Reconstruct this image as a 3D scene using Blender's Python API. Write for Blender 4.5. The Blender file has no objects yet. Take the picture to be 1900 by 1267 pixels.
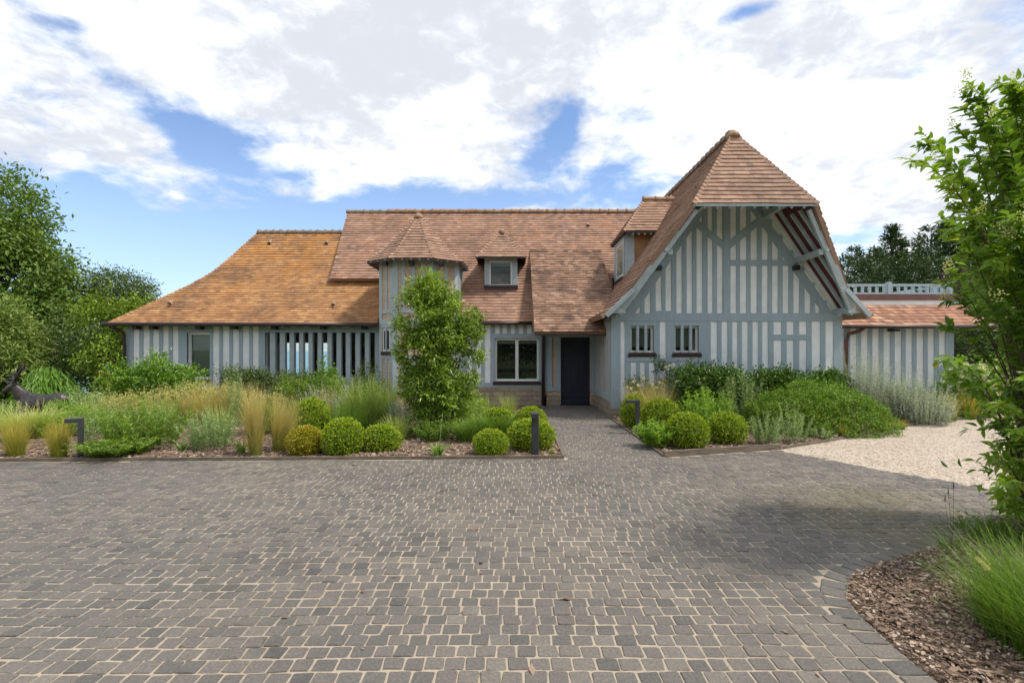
import bpy, math, random
import numpy as np
from mathutils import Vector, Matrix

random.seed(7)
rng = np.random.default_rng(7)
scene = bpy.context.scene
COL = scene.collection
R = math.radians

# ------------------------------------------------------------------ camera
H, F, Y0 = 1.65, 950.0, 650.0
cam_d = bpy.data.cameras.new('camera')
cam = bpy.data.objects.new('camera', cam_d)
COL.objects.link(cam)
cam.location = (0, 0, H)
cam.rotation_euler = (R(90), 0, 0)
cam_d.sensor_width = 36
cam_d.lens = 18.0
cam_d.shift_y = 16.5 / 1900
cam_d.clip_end = 20000
scene.camera = cam
scene.view_settings.view_transform = 'Standard'
scene.view_settings.look = 'None'
scene.view_settings.gamma = 1
scene.view_settings.exposure = 0.95

# ------------------------------------------------------------------ sky and sun
SUN = Vector((0.50, -0.13, 0.86)).normalized()
world = bpy.data.worlds.new('World')
scene.world = world
world.use_nodes = True


class Nodes:
    """tiny helper for writing node maths"""
    def __init__(self, tree):
        self.t = tree

    def n(self, typ, **kw):
        nd = self.t.nodes.new(typ)
        for k, v in kw.items():
            setattr(nd, k, v)
        return nd

    def set(self, sock, v):
        if isinstance(v, bpy.types.NodeSocket):
            self.t.links.new(v, sock)
        else:
            sock.default_value = v

    def m(self, op, a, b=None, c=None, clamp=False):
        nd = self.n('ShaderNodeMath', operation=op, use_clamp=clamp)
        self.set(nd.inputs[0], a)
        if b is not None:
            self.set(nd.inputs[1], b)
        if c is not None:
            self.set(nd.inputs[2], c)
        return nd.outputs[0]

    def mix(self, f, a, b, blend='MIX'):
        nd = self.n('ShaderNodeMix', data_type='RGBA', blend_type=blend)
        self.set(nd.inputs[0], f)
        self.set(nd.inputs[6], a if isinstance(a, bpy.types.NodeSocket) else (*a, 1))
        self.set(nd.inputs[7], b if isinstance(b, bpy.types.NodeSocket) else (*b, 1))
        return nd.outputs[2]

    def noise(self, vec, scale, detail=4, rough=0.55, dist=0.0):
        nd = self.n('ShaderNodeTexNoise')
        if vec is not None:
            self.set(nd.inputs['Vector'], vec)
        nd.inputs['Scale'].default_value = scale
        nd.inputs['Detail'].default_value = detail
        nd.inputs['Roughness'].default_value = rough
        nd.inputs['Distortion'].default_value = dist
        return nd.outputs[0]

    def ramp(self, f, lo, hi, a=0.0, b=1.0, smooth=True):
        nd = self.n('ShaderNodeMapRange')
        nd.interpolation_type = 'SMOOTHSTEP' if smooth else 'LINEAR'
        self.set(nd.inputs[0], f)
        nd.inputs[1].default_value = lo
        nd.inputs[2].default_value = hi
        nd.inputs[3].default_value = a
        nd.inputs[4].default_value = b
        return nd.outputs[0]


def build_world():
    t = world.node_tree
    t.nodes.clear()
    N = Nodes(t)
    out = N.n('ShaderNodeOutputWorld')
    bg = N.n('ShaderNodeBackground')
    bg.inputs[1].default_value = 0.1
    sky = N.n('ShaderNodeTexSky')
    sky.sky_type = 'NISHITA'
    sky.sun_disc = False
    sky.sun_elevation = math.asin(SUN.z)
    sky.sun_rotation = math.atan2(SUN.x, SUN.y)
    sky.altitude = 30
    sky.air_density = 1.0
    sky.dust_density = 0.6
    sky.ozone_density = 1.6
    tc = N.n('ShaderNodeTexCoord')
    sep = N.n('ShaderNodeSeparateXYZ')
    t.links.new(tc.outputs['Generated'], sep.inputs[0])
    x, y, z = sep.outputs
    yy = N.m('MAXIMUM', y, 0.05)
    u = N.m('DIVIDE', x, yy)
    v = N.m('DIVIDE', z, yy)
    zz = N.m('ADD', N.m('MAXIMUM', z, 0.0), 0.22)
    comb = N.n('ShaderNodeCombineXYZ')
    N.set(comb.inputs[0], N.m('DIVIDE', x, zz))
    N.set(comb.inputs[1], N.m('DIVIDE', y, zz))
    comb.inputs[2].default_value = 3.7
    nz = N.noise(comb.outputs[0], 1.35, 9, 0.58, 0.25)
    nf = N.noise(comb.outputs[0], 4.6, 8, 0.6, 0.2)
    dens = N.m('ADD', N.m('MULTIPLY', N.m('SUBTRACT', nz, 0.5), 3.2), 0.62)
    dens = N.m('ADD', dens, N.m('MULTIPLY', N.m('SUBTRACT', nf, 0.5), 2.9))
    # openings between the clouds, as directions of the sky
    def gap(px, py, sx, sy, rot, amp):
        nonlocal dens
        cu, cv = (px - 950) / 950, (650 - py) / 950
        du = N.m('SUBTRACT', u, cu)
        dv = N.m('SUBTRACT', v, cv)
        c, s = math.cos(R(rot)), math.sin(R(rot))
        a = N.m('DIVIDE', N.m('ADD', N.m('MULTIPLY', du, c), N.m('MULTIPLY', dv, s)), sx / 950)
        b = N.m('DIVIDE', N.m('SUBTRACT', N.m('MULTIPLY', dv, c), N.m('MULTIPLY', du, s)), sy / 950)
        r2 = N.m('ADD', N.m('MULTIPLY', a, a), N.m('MULTIPLY', b, b))
        g = N.m('POWER', 2.718, N.m('MULTIPLY', r2, -1.0))
        dens = N.m('SUBTRACT', dens, N.m('MULTIPLY', g, amp))
    for g in GAPS:
        gap(*g)
    cov = N.ramp(dens, -0.25, 0.75)
    shade = N.noise(comb.outputs[0], 2.1, 7, 0.55, 0.1)
    nff = N.noise(comb.outputs[0], 11.0, 8, 0.62, 0.3)
    sh2 = N.ramp(N.m('ADD', shade, N.m('MULTIPLY', N.m('SUBTRACT', nff, 0.5), 0.55)), 0.36, 0.60)
    ccol = N.mix(sh2, CLOUD_DARK, CLOUD_LIGHT)
    # the air near the horizon is pale
    hor = N.ramp(z, 0.0, 0.42, 1.0, 0.0)
    skyc = N.mix(N.m('MULTIPLY', hor, 0.42), N.mix(1.0, sky.outputs[0], SKY_TINT, 'MULTIPLY'), (3.7, 4.7, 5.9))
    col = N.mix(cov, skyc, ccol)
    t.links.new(col, bg.inputs[0])
    t.links.new(bg.outputs[0], out.inputs[0])


GAPS = [(290, 205, 205, 38, -38, 1.0), (440, 285, 80, 44, -20, 0.95), (120, 45, 45, 18, -10, 0.6),
        (1050, 235, 22, 62, -18, 0.85), (1010, 300, 40, 40, 0, 0.5), (1385, 22, 70, 18, 18, 1.25), (1310, 90, 60, 25, 30, 0.35),
        (190, 520, 420, 150, -12, 2.3), (640, 410, 240, 40, 4, 0.8), (930, 372, 180, 22, 0, 0.7),
        (1200, 340, 60, 30, 20, 0.45), (1600, 440, 160, 22, 0, 0.55), (1690, 140, 70, 16, 15, 0.35), (880, 60, 30, 60, 0, 0.3),
        (700, 170, 260, 110, 0, -0.35), (560, 120, 40, 70, 30, 0.3), (860, 200, 60, 60, 20, 0.3), (1130, 330, 90, 40, 20, 0.35), (1600, 250, 330, 130, 0, -0.6), (900, 100, 600, 120, 0, -0.2)]
CLOUD_DARK = (4.0, 4.2, 4.6)
CLOUD_LIGHT = (6.2, 6.35, 6.5)
SKY_TINT = (0.92, 0.98, 1.08)
build_world()

sun_d = bpy.data.lights.new('sun', 'SUN')
sun_d.energy = 2.2
sun_d.angle = R(8.0)
sun_d.color = (1.0, 0.93, 0.82)
sun = bpy.data.objects.new('sun', sun_d)
COL.objects.link(sun)
sun.rotation_euler = (-SUN).to_track_quat('-Z', 'Y').to_euler()
sun.location = (20, -5, 25)


# ------------------------------------------------------------------ helpers: measuring the photograph
def P(px, py, Y):
    return ((px - 950) / F * Y, Y, H - (py - Y0) / F * Y)


def G(px, py):
    Y = H * F / (py - Y0)
    return ((px - 950) / F * Y, Y)


# ------------------------------------------------------------------ helpers: objects
def tag(o, label=None, cat=None, group=None, kind=None):
    if label:
        o['label'] = label
    if cat:
        o['category'] = cat
    if group:
        o['group'] = group
    if kind or label:
        o['kind'] = kind or 'thing'
    return o


def empty(name, loc, label=None, cat=None, group=None):
    o = bpy.data.objects.new(name, None)
    o.empty_display_size = 0.2
    o.location = loc
    COL.objects.link(o)
    return tag(o, label, cat, group)


def root_loc(o):
    while o.parent:
        o = o.parent
    return Vector(o.location)


class MB:
    """collects shapes; build() links them as one mesh object"""
    def __init__(self):
        self.v, self.f, self.t = [], [], []

    def add(self, vs, fs, tint=0.5):
        b = len(self.v)
        self.v += [tuple(p) for p in vs]
        self.f += [tuple(i + b for i in q) for q in fs]
        self.t += [tint] * len(fs)

    def box(self, x0, x1, y0, y1, z0, z1, tint=0.5):
        self.add([(x0, y0, z0), (x1, y0, z0), (x1, y1, z0), (x0, y1, z0), (x0, y0, z1), (x1, y0, z1), (x1, y1, z1), (x0, y1, z1)],
                 [(0, 3, 2, 1), (4, 5, 6, 7), (0, 1, 5, 4), (1, 2, 6, 5), (2, 3, 7, 6), (3, 0, 4, 7)], tint)

    def beam(self, p, q, w, d, side=None, tint=0.5):
        """box from p to q, w wide along side, d deep across it"""
        p, q = Vector(p), Vector(q)
        a = (q - p).normalized()
        s = Vector(side) if side else a.cross(Vector((0, 0, 1)))
        if s.length < 1e-4:
            s = Vector((1, 0, 0))
        s = (s - a * s.dot(a)).normalized()
        n = a.cross(s)
        s, n = s * w / 2, n * d / 2
        vs = []
        for c in (p, q):
            vs += [c - s - n, c + s - n, c + s + n, c - s + n]
        self.add(vs, [(0, 3, 2, 1), (4, 5, 6, 7), (0, 1, 5, 4), (1, 2, 6, 5), (2, 3, 7, 6), (3, 0, 4, 7)], tint)

    def tube(self, pts, radii, n=8, tint=0.5, cap=True):
        pts = [Vector(p) for p in pts]
        if not hasattr(radii, '__len__'):
            radii = [radii] * len(pts)
        ring = []
        up = Vector((0.13, 0.21, 0.97))
        for i, p in enumerate(pts):
            a = (pts[min(i + 1, len(pts) - 1)] - pts[max(i - 1, 0)])
            a = a.normalized() if a.length > 1e-9 else Vector((0, 0, 1))
            s = a.cross(up)
            if s.length < 0.05:
                s = a.cross(Vector((1, 0, 0)))
            s.normalize()
            t = a.cross(s)
            ring.append([p + (s * math.cos(2 * math.pi * k / n) + t * math.sin(2 * math.pi * k / n)) * radii[i] for k in range(n)])
        vs = [v for r in ring for v in r]
        fs = []
        for i in range(len(pts) - 1):
            for k in range(n):
                k2 = (k + 1) % n
                fs.append((i * n + k, i * n + k2, (i + 1) * n + k2, (i + 1) * n + k))
        if cap:
            fs.append(tuple(range(n))[::-1])
            fs.append(tuple((len(pts) - 1) * n + k for k in range(n)))
        self.add(vs, fs, tint)

    def prism(self, poly, d):
        """poly: points in order, pushed along the vector d"""
        n = len(poly)
        d = Vector(d)
        vs = [Vector(p) for p in poly] + [Vector(p) + d for p in poly]
        fs = [tuple(range(n)), tuple(range(2 * n - 1, n - 1, -1))]
        for k in range(n):
            k2 = (k + 1) % n
            fs.append((k, n + k, n + k2, k2))
        self.add(vs, fs)

    def build(self, name, mat, parent=None, smooth=False, bevel=0.0):
        me = bpy.data.meshes.new(name)
        off = root_loc(parent) if parent else Vector((0, 0, 0))
        me.from_pydata([(p[0] - off.x, p[1] - off.y, p[2] - off.z) for p in self.v], [], self.f)
        at = me.attributes.new('tint', 'FLOAT', 'FACE')
        at.data.foreach_set('value', self.t)
        import bmesh
        bm = bmesh.new()
        bm.from_mesh(me)
        bmesh.ops.recalc_face_normals(bm, faces=bm.faces)
        bm.to_mesh(me)
        bm.free()
        if smooth:
            me.polygons.foreach_set('use_smooth', [True] * len(me.polygons))
        me.materials.append(mat)
        o = bpy.data.objects.new(name, me)
        COL.objects.link(o)
        if parent:
            o.parent = parent
        if bevel:
            b = o.modifiers.new('bevel', 'BEVEL')
            b.width = bevel
            b.segments = 2
            b.limit_method = 'ANGLE'
        return o


class NB:
    """numpy mesh collector for foliage, grass, stones: groups of equal polygons"""
    def __init__(self):
        self.v, self.groups, self.n = [], [], 0

    def add(self, V, faces, tint):
        """V (N,k,3); faces: list of index tuples into k; tint (N,) or (N,len(faces))"""
        V = np.asarray(V, dtype=np.float32)
        N, k, _ = V.shape
        tint = np.asarray(tint, dtype=np.float32)
        if tint.ndim == 1:
            tint = np.repeat(tint[:, None], len(faces), 1)
        base = self.n + np.arange(N)[:, None] * k
        for j, fc in enumerate(faces):
            self.groups.append((base + np.array(fc)[None, :], tint[:, j]))
        self.v.append(V.reshape(-1, 3))
        self.n += N * k

    def mesh(self, name):
        V = np.concatenate(self.v)
        me = bpy.data.meshes.new(name)
        me.vertices.add(len(V))
        me.vertices.foreach_set('co', V.ravel())
        loops = np.concatenate([g[0].ravel() for g in self.groups]).astype(np.int32)
        tot = np.concatenate([np.full(len(g[0]), g[0].shape[1]) for g in self.groups]).astype(np.int32)
        st = np.concatenate([[0], np.cumsum(tot)[:-1]]).astype(np.int32)
        me.loops.add(len(loops))
        me.loops.foreach_set('vertex_index', loops)
        me.polygons.add(len(tot))
        me.polygons.foreach_set('loop_start', st)
        me.polygons.foreach_set('loop_total', tot)
        at = me.attributes.new('tint', 'FLOAT', 'FACE')
        at.data.foreach_set('value', np.concatenate([g[1] for g in self.groups]).astype(np.float32))
        me.polygons.foreach_set('use_smooth', [False] * len(tot))
        me.update(calc_edges=True)
        me.validate()
        return me

    def build(self, name, mat, parent=None, loc=None, smooth=False):
        me = self.mesh(name)
        me.materials.append(mat)
        if smooth:
            me.polygons.foreach_set('use_smooth', [True] * len(me.polygons))
        o = bpy.data.objects.new(name, me)
        COL.objects.link(o)
        if parent:
            o.parent = parent
        if loc is not None:
            o.location = loc
        return o


# ------------------------------------------------------------------ materials
def new_mat(name):
    m = bpy.data.materials.new(name)
    m.use_nodes = True
    N = Nodes(m.node_tree)
    b = m.node_tree.nodes['Principled BSDF']
    return m, N, b


def tint_of(N):
    a = N.n('ShaderNodeAttribute')
    a.attribute_name = 'tint'
    return a.outputs['Fac']


def obj_co(N):
    return N.n('ShaderNodeNewGeometry').outputs['Position']


def bump(N, b, h, strength, dist=0.01):
    bp = N.n('ShaderNodeBump')
    bp.inputs['Strength'].default_value = strength
    bp.inputs['Distance'].default_value = dist
    N.set(bp.inputs['Height'], h)
    N.t.links.new(bp.outputs[0], b.inputs['Normal'])


def simple(name, c, rough=0.6, var=0.12, scale=6.0, bmp=0.15, c2=None, metal=0.0, spec=0.5, stretch=None):
    m, N, b = new_mat(name)
    co = obj_co(N)
    if stretch:
        mp = N.n('ShaderNodeMapping')
        N.set(mp.inputs['Vector'], co)
        mp.inputs['Scale'].default_value = stretch
        co = mp.outputs[0]
    nz = N.noise(co, scale, 6, 0.6)
    c2 = c2 or tuple(v * (1 - var * 2) for v in c)
    col = N.mix(N.ramp(nz, 0.3, 0.7), c2, tuple(min(1, v * (1 + var)) for v in c))
    N.t.links.new(col, b.inputs['Base Color'])
    b.inputs['Roughness'].default_value = rough
    b.inputs['Metallic'].default_value = metal
    b.inputs['Specular IOR Level'].default_value = spec
    if bmp:
        bump(N, b, N.noise(co, scale * 8, 4, 0.6), bmp)
    return m


def leaf_mat(name, c1, c2, trans=0.3, rough=0.5, spec=0.4, c3=None):
    k = (1.58, 1.5, 0.95)
    c1 = tuple(min(.85, v * q) for v, q in zip(c1, k))
    c2 = tuple(min(.85, v * q) for v, q in zip(c2, k))
    m, N, b = new_mat(name)
    t = tint_of(N)
    col = N.mix(t, c1, c2)
    if c3:
        col = N.mix(N.ramp(t, 0.9, 0.97, smooth=False), col, c3)
    N.t.links.new(col, b.inputs['Base Color'])
    b.inputs['Roughness'].default_value = rough
    b.inputs['Specular IOR Level'].default_value = spec
    tr = N.n('ShaderNodeBsdfTranslucent')
    N.set(tr.inputs[0], N.mix(1.0, col, (1.0, 1.0, 0.55), 'MULTIPLY'))
    mx = N.n('ShaderNodeMixShader')
    mx.inputs[0].default_value = trans
    N.t.links.new(b.outputs[0], mx.inputs[1])
    N.t.links.new(tr.outputs[0], mx.inputs[2])
    N.t.links.new(mx.outputs[0], N.t.nodes['Material Output'].inputs[0])
    return m


def tile_mat(name, c_dark, c_mid, c_light, stain, stain_amt=0.5, lichen=None, lichen_amt=0.0, stain_scale=0.55, zl=None):
    m, N, b = new_mat(name)
    t = tint_of(N)
    co = obj_co(N)
    col = N.mix(N.ramp(t, 0.0, 0.5, smooth=False), c_dark, c_mid)
    col = N.mix(N.ramp(t, 0.5, 1.0, smooth=False), col, c_light)
    if lichen:
        ln = N.ramp(N.noise(co, 1.5, 8, 0.72), 0.42, 0.66)
        if zl:
            sp = N.n('ShaderNodeSeparateXYZ')
            N.set(sp.inputs[0], co)
            ln = N.m('MULTIPLY', ln, N.ramp(sp.outputs[2], zl[0], zl[1], 0.15, 1.0))
        col = N.mix(N.m('MULTIPLY', ln, lichen_amt), col, lichen)
    sn = N.ramp(N.noise(co, stain_scale, 8, 0.70, 0.3), 0.46, 0.68)
    col = N.mix(N.m('MULTIPLY', sn, stain_amt), col, stain)
    mot = N.ramp(N.noise(co, 3.2, 7, 0.7), 0.35, 0.68)
    col = N.mix(N.m('MULTIPLY', mot, 0.38), col, N.mix(1.0, col, (0.62, 0.60, 0.60), 'MULTIPLY'))
    fine = N.noise(co, 38, 4, 0.6)
    col = N.mix(N.ramp(fine, 0.35, 0.75, 0.0, 0.45), col, N.mix(1.0, col, (0.55, 0.52, 0.5), 'MULTIPLY'))
    N.t.links.new(col, b.inputs['Base Color'])
    b.inputs['Roughness'].default_value = 0.8
    b.inputs['Specular IOR Level'].default_value = 0.25
    bump(N, b, fine, 0.3, 0.006)
    return m


M = {}
M['white'] = simple('white_plaster', (0.83, 0.84, 0.85), 0.8, 0.03, 3.0, 0.15, c2=(0.74, 0.75, 0.76))
M['timber'] = simple('blue_grey_timber', (0.325, 0.40, 0.445), 0.65, 0.08, 5.0, 0.35, stretch=(9, 9, 0.6), c2=(0.285, 0.352, 0.392))
M['timber_light'] = simple('pale_blue_timber', (0.38, 0.44, 0.465), 0.6, 0.06, 5.0, 0.2)
M['red'] = simple('dark_red_boards', (0.10, 0.012, 0.016), 0.55, 0.1, 6.0, 0.1)
M['brown'] = simple('dark_brown_metal', (0.045, 0.026, 0.024), 0.45, 0.15, 4.0, 0.0)
M['sill'] = simple('brown_glazed_sill', (0.035, 0.017, 0.017), 0.35, 0.15, 8.0, 0.1)
M['frame'] = simple('white_window_frame', (0.72, 0.72, 0.70), 0.4, 0.02, 6.0, 0.0)
M['door'] = simple('dark_blue_door', (0.017, 0.021, 0.042), 0.45, 0.12, 5.0, 0.1, spec=0.4)
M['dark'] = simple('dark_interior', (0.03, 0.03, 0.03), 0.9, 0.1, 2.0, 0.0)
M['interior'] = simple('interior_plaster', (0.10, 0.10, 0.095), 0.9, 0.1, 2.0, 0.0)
M['black'] = simple('black_metal', (0.012, 0.012, 0.013), 0.4, 0.1, 6.0, 0.0)
M['lamp_metal'] = simple('anthracite_metal', (0.042, 0.045, 0.05), 0.45, 0.08, 8.0, 0.05)
M['blind'] = simple('green_grey_blind', (0.20, 0.225, 0.19), 0.7, 0.1, 4.0, 0.1, stretch=(0.6, 1, 12))
M['flash'] = simple('brown_flashing', (0.13, 0.055, 0.045), 0.5, 0.1, 4.0, 0.0)
M['mortar'] = simple('ridge_mortar', (0.50, 0.47, 0.42), 0.9, 0.1, 9.0, 0.2)
M['ridge'] = simple('ridge_tile_clay', (0.33, 0.195, 0.115), 0.8, 0.2, 7.0, 0.25, c2=(0.20, 0.13, 0.085))
M['ridge_grey'] = simple('lichened_ridge_clay', (0.26, 0.20, 0.15), 0.85, 0.2, 9.0, 0.3, c2=(0.16, 0.13, 0.105))
M['bronze'] = simple('dark_bronze', (0.085, 0.074, 0.072), 0.40, 0.25, 14.0, 0.35, metal=0.6)
M['edging'] = simple('weathered_timber_edging', (0.17, 0.135, 0.10), 0.8, 0.2, 4.0, 0.3, stretch=(1, 1, 8))
M['bark'] = simple('bark', (0.10, 0.075, 0.055), 0.9, 0.25, 10.0, 0.6)
M['twig'] = simple('twig_bark', (0.12, 0.085, 0.055), 0.85, 0.2, 16.0, 0.3)
M['greenstem'] = simple('green_stem', (0.17, 0.24, 0.07), 0.7, 0.2, 12.0, 0.0)

M['tile_main'] = tile_mat('clay_tiles', (0.245, 0.148, 0.11), (0.365, 0.222, 0.163), (0.48, 0.31, 0.228), (0.17, 0.112, 0.085), 0.6, (0.50, 0.24, 0.08), 0.25)
M['tile_wing'] = tile_mat('orange_clay_tiles', (0.29, 0.15, 0.075), (0.43, 0.225, 0.105), (0.56, 0.335, 0.155), (0.15, 0.095, 0.068), 0.75, (0.56, 0.25, 0.05), 0.6, 0.55, zl=(2.6, 5.2))
M['tile_porch'] = tile_mat('weathered_clay_tiles', (0.18, 0.11, 0.078), (0.31, 0.185, 0.125), (0.48, 0.325, 0.23), (0.095, 0.066, 0.052), 0.8, None, 0, 1.1)
M['tile_gable'] = tile_mat('brown_clay_tiles', (0.255, 0.155, 0.112), (0.365, 0.225, 0.158), (0.475, 0.31, 0.22), (0.17, 0.118, 0.088), 0.45)
M['shingle'] = tile_mat('cedar_shingles', (0.20, 0.095, 0.06), (0.36, 0.175, 0.11), (0.52, 0.33, 0.22), (0.15, 0.09, 0.07), 0.4)


def glass_mat(name, c, rough=0.02, mixv=0.0):
    m, N, b = new_mat(name)
    b.inputs['Base Color'].default_value = (*c, 1)
    b.inputs['Roughness'].default_value = rough
    b.inputs['Specular IOR Level'].default_value = 0.6
    if mixv:
        tr = N.n('ShaderNodeBsdfTransparent')
        mx = N.n('ShaderNodeMixShader')
        mx.inputs[0].default_value = mixv
        N.t.links.new(b.outputs[0], mx.inputs[1])
        N.t.links.new(tr.outputs[0], mx.inputs[2])
        N.t.links.new(mx.outputs[0], N.t.nodes['Material Output'].inputs[0])
    return m


def coated_glass():
    m, N, b = new_mat('coated_window_glass')
    gl = N.n('ShaderNodeBsdfGlossy')
    gl.inputs['Color'].default_value = (0.86, 0.9, 0.84, 1)
    gl.inputs['Roughness'].default_value = 0.015
    tr = N.n('ShaderNodeBsdfTransparent')
    tr.inputs[0].default_value = (0.86, 0.9, 0.88, 1)
    lw = N.n('ShaderNodeLayerWeight')
    lw.inputs[0].default_value = 0.25
    mx = N.n('ShaderNodeMixShader')
    N.set(mx.inputs[0], N.m('ADD', N.m('MULTIPLY', lw.outputs['Fresnel'], 0.5), 0.02, clamp=True))
    N.t.links.new(tr.outputs[0], mx.inputs[1])
    N.t.links.new(gl.outputs[0], mx.inputs[2])
    N.t.links.new(mx.outputs[0], N.t.nodes['Material Output'].inputs[0])
    return m


M['glass'] = coated_glass()


def stone_mat():
    m, N, b = new_mat('rough_limestone_blocks')
    co = obj_co(N)
    br = N.n('ShaderNodeTexBrick')
    mp = N.n('ShaderNodeMapping')
    sep = N.n('ShaderNodeSeparateXYZ')
    N.set(sep.inputs[0], co)
    cb = N.n('ShaderNodeCombineXYZ')
    N.set(cb.inputs[0], N.m('ADD', sep.outputs[0], sep.outputs[1]))
    N.set(cb.inputs[1], sep.outputs[2])
    N.set(br.inputs['Vector'], cb.outputs[0])
    br.inputs['Scale'].default_value = 1.0
    br.inputs['Brick Width'].default_value = 0.34
    br.inputs['Row Height'].default_value = 0.14
    br.inputs['Mortar Size'].default_value = 0.008
    br.inputs['Color1'].default_value = (0.40, 0.33, 0.24, 1)
    br.inputs['Color2'].default_value = (0.29, 0.24, 0.18, 1)
    br.inputs['Mortar'].default_value = (0.24, 0.20, 0.15, 1)
    nz = N.noise(co, 14, 6, 0.65)
    col = N.mix(N.ramp(nz, 0.35, 0.7, 0, 0.6), br.outputs[0], N.mix(1.0, br.outputs[0], (0.6, 0.58, 0.55), 'MULTIPLY'))
    N.t.links.new(col, b.inputs['Base Color'])
    b.inputs['Roughness'].default_value = 0.9
    bump(N, b, N.m('SUBTRACT', N.m('MULTIPLY', nz, 0.6), br.outputs['Fac']), 0.8, 0.02)
    return m


def brick_mat(name, rot=0.0, c1=(0.56, 0.40, 0.27), c2=(0.45, 0.30, 0.20), mortar=(0.60, 0.52, 0.40)):
    m, N, b = new_mat(name)
    co = obj_co(N)
    sep = N.n('ShaderNodeSeparateXYZ')
    N.set(sep.inputs[0], co)
    cb = N.n('ShaderNodeCombineXYZ')
    N.set(cb.inputs[0], N.m('ADD', sep.outputs[0], sep.outputs[1]))
    z = sep.outputs[2]
    if rot:   # herringbone-like zigzag
        zig = N.m('PINGPONG', N.m('ADD', sep.outputs[0], sep.outputs[1]), 0.06)
        z = N.m('ADD', z, zig)
    N.set(cb.inputs[1], z)
    br = N.n('ShaderNodeTexBrick')
    N.set(br.inputs['Vector'], cb.outputs[0])
    br.inputs['Scale'].default_value = 1.0
    br.inputs['Brick Width'].default_value = 0.2
    br.inputs['Row Height'].default_value = 0.045
    br.inputs['Mortar Size'].default_value = 0.006
    br.inputs['Color1'].default_value = (*c1, 1)
    br.inputs['Color2'].default_value = (*c2, 1)
    br.inputs['Mortar'].default_value = (*mortar, 1)
    nz = N.noise(co, 9, 5, 0.6)
    col = N.mix(N.ramp(nz, 0.3, 0.7, 0, 0.35), br.outputs[0], N.mix(1.0, br.outputs[0], (0.7, 0.65, 0.6), 'MULTIPLY'))
    N.t.links.new(col, b.inputs['Base Color'])
    b.inputs['Roughness'].default_value = 0.85
    bump(N, b, N.m('MULTIPLY', br.outputs['Fac'], -1.0), 0.5, 0.008)
    return m


M['stone'] = stone_mat()
M['brick'] = brick_mat('peach_brick')
M['brick_zig'] = brick_mat('herringbone_brick', 1.0)


def sett_mat():
    m, N, b = new_mat('granite_setts')
    t = tint_of(N)
    co = obj_co(N)
    col = N.mix(N.ramp(t, 0.0, 0.5, smooth=False), (0.082, 0.080, 0.078), (0.130, 0.121, 0.110))
    col = N.mix(N.ramp(t, 0.5, 1.0, smooth=False), col, (0.185, 0.168, 0.147))
    big = N.ramp(N.noise(co, 0.35, 5, 0.6), 0.38, 0.66)
    col = N.mix(N.m('MULTIPLY', big, 0.5), col, N.mix(1.0, col, (1.5, 1.42, 1.3), 'MULTIPLY'))
    dk = N.ramp(N.noise(co, 0.9, 7, 0.68, 0.4), 0.5, 0.68)
    col = N.mix(N.m('MULTIPLY', dk, 0.6), col, N.mix(1.0, col, (0.58, 0.58, 0.60), 'MULTIPLY'))
    fine = N.noise(co, 60, 5, 0.7)
    col = N.mix(N.ramp(fine, 0.3, 0.75), N.mix(1.0, col, (0.72, 0.72, 0.72), 'MULTIPLY'), N.mix(1.0, col, (1.25, 1.22, 1.18), 'MULTIPLY'))
    moss = N.n('ShaderNodeVectorMath', operation='DISTANCE')
    N.set(moss.inputs[0], co)
    moss.inputs[1].default_value = (3.9, 5.0, 0)
    mo = N.m('MULTIPLY', N.ramp(moss.outputs['Value'], 0.3, 1.8, 1, 0), N.ramp(N.noise(co, 1.6, 6, 0.7), 0.3, 0.65, 0.1, 0.75))
    col = N.mix(mo, col, (0.135, 0.115, 0.05))
    N.t.links.new(col, b.inputs['Base Color'])
    b.inputs['Roughness'].default_value = 0.62
    b.inputs['Specular IOR Level'].default_value = 0.4
    bump(N, b, N.m('ADD', fine, N.m('MULTIPLY', N.noise(co, 17, 4, 0.6), 1.4)), 0.5, 0.008)
    return m


def joint_mat():
    m, N, b = new_mat('sandy_joints')
    co = obj_co(N)
    col = N.mix(N.noise(co, 40, 6, 0.7), (0.25, 0.205, 0.155), (0.47, 0.395, 0.305))
    dk = N.ramp(N.noise(co, 0.8, 6, 0.7), 0.45, 0.7)
    col = N.mix(N.m('MULTIPLY', dk, 0.65), col, (0.15, 0.125, 0.09))
    N.t.links.new(col, b.inputs['Base Color'])
    b.inputs['Roughness'].default_value = 0.95
    bump(N, b, N.noise(co, 160, 3, 0.6), 0.6, 0.006)
    return m


def gravel_mat():
    m, N, b = new_mat('pale_gravel')
    co = obj_co(N)
    vo = N.n('ShaderNodeTexVoronoi')
    N.set(vo.inputs['Vector'], co)
    vo.inputs['Scale'].default_value = 46
    cell = N.n('ShaderNodeSeparateColor')
    N.set(cell.inputs[0], vo.outputs['Color'])
    col = N.mix(cell.outputs[0], (0.33, 0.275, 0.22), (0.56, 0.48, 0.395))
    col = N.mix(N.ramp(cell.outputs[1], 0.82, 0.88), col, (0.16, 0.11, 0.08))
    pat = N.ramp(N.noise(co, 1.1, 6, 0.65), 0.4, 0.7)
    col = N.mix(N.m('MULTIPLY', pat, 0.3), col, (0.30, 0.235, 0.17))
    pt2 = N.ramp(N.noise(co, 4.5, 6, 0.7), 0.55, 0.75)
    col = N.mix(N.m('MULTIPLY', pt2, 0.35), col, (0.24, 0.175, 0.125))
    N.t.links.new(col, b.inputs['Base Color'])
    b.inputs['Roughness'].default_value = 0.95
    bump(N, b, vo.outputs['Distance'], 0.8, 0.012)
    return m


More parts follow.
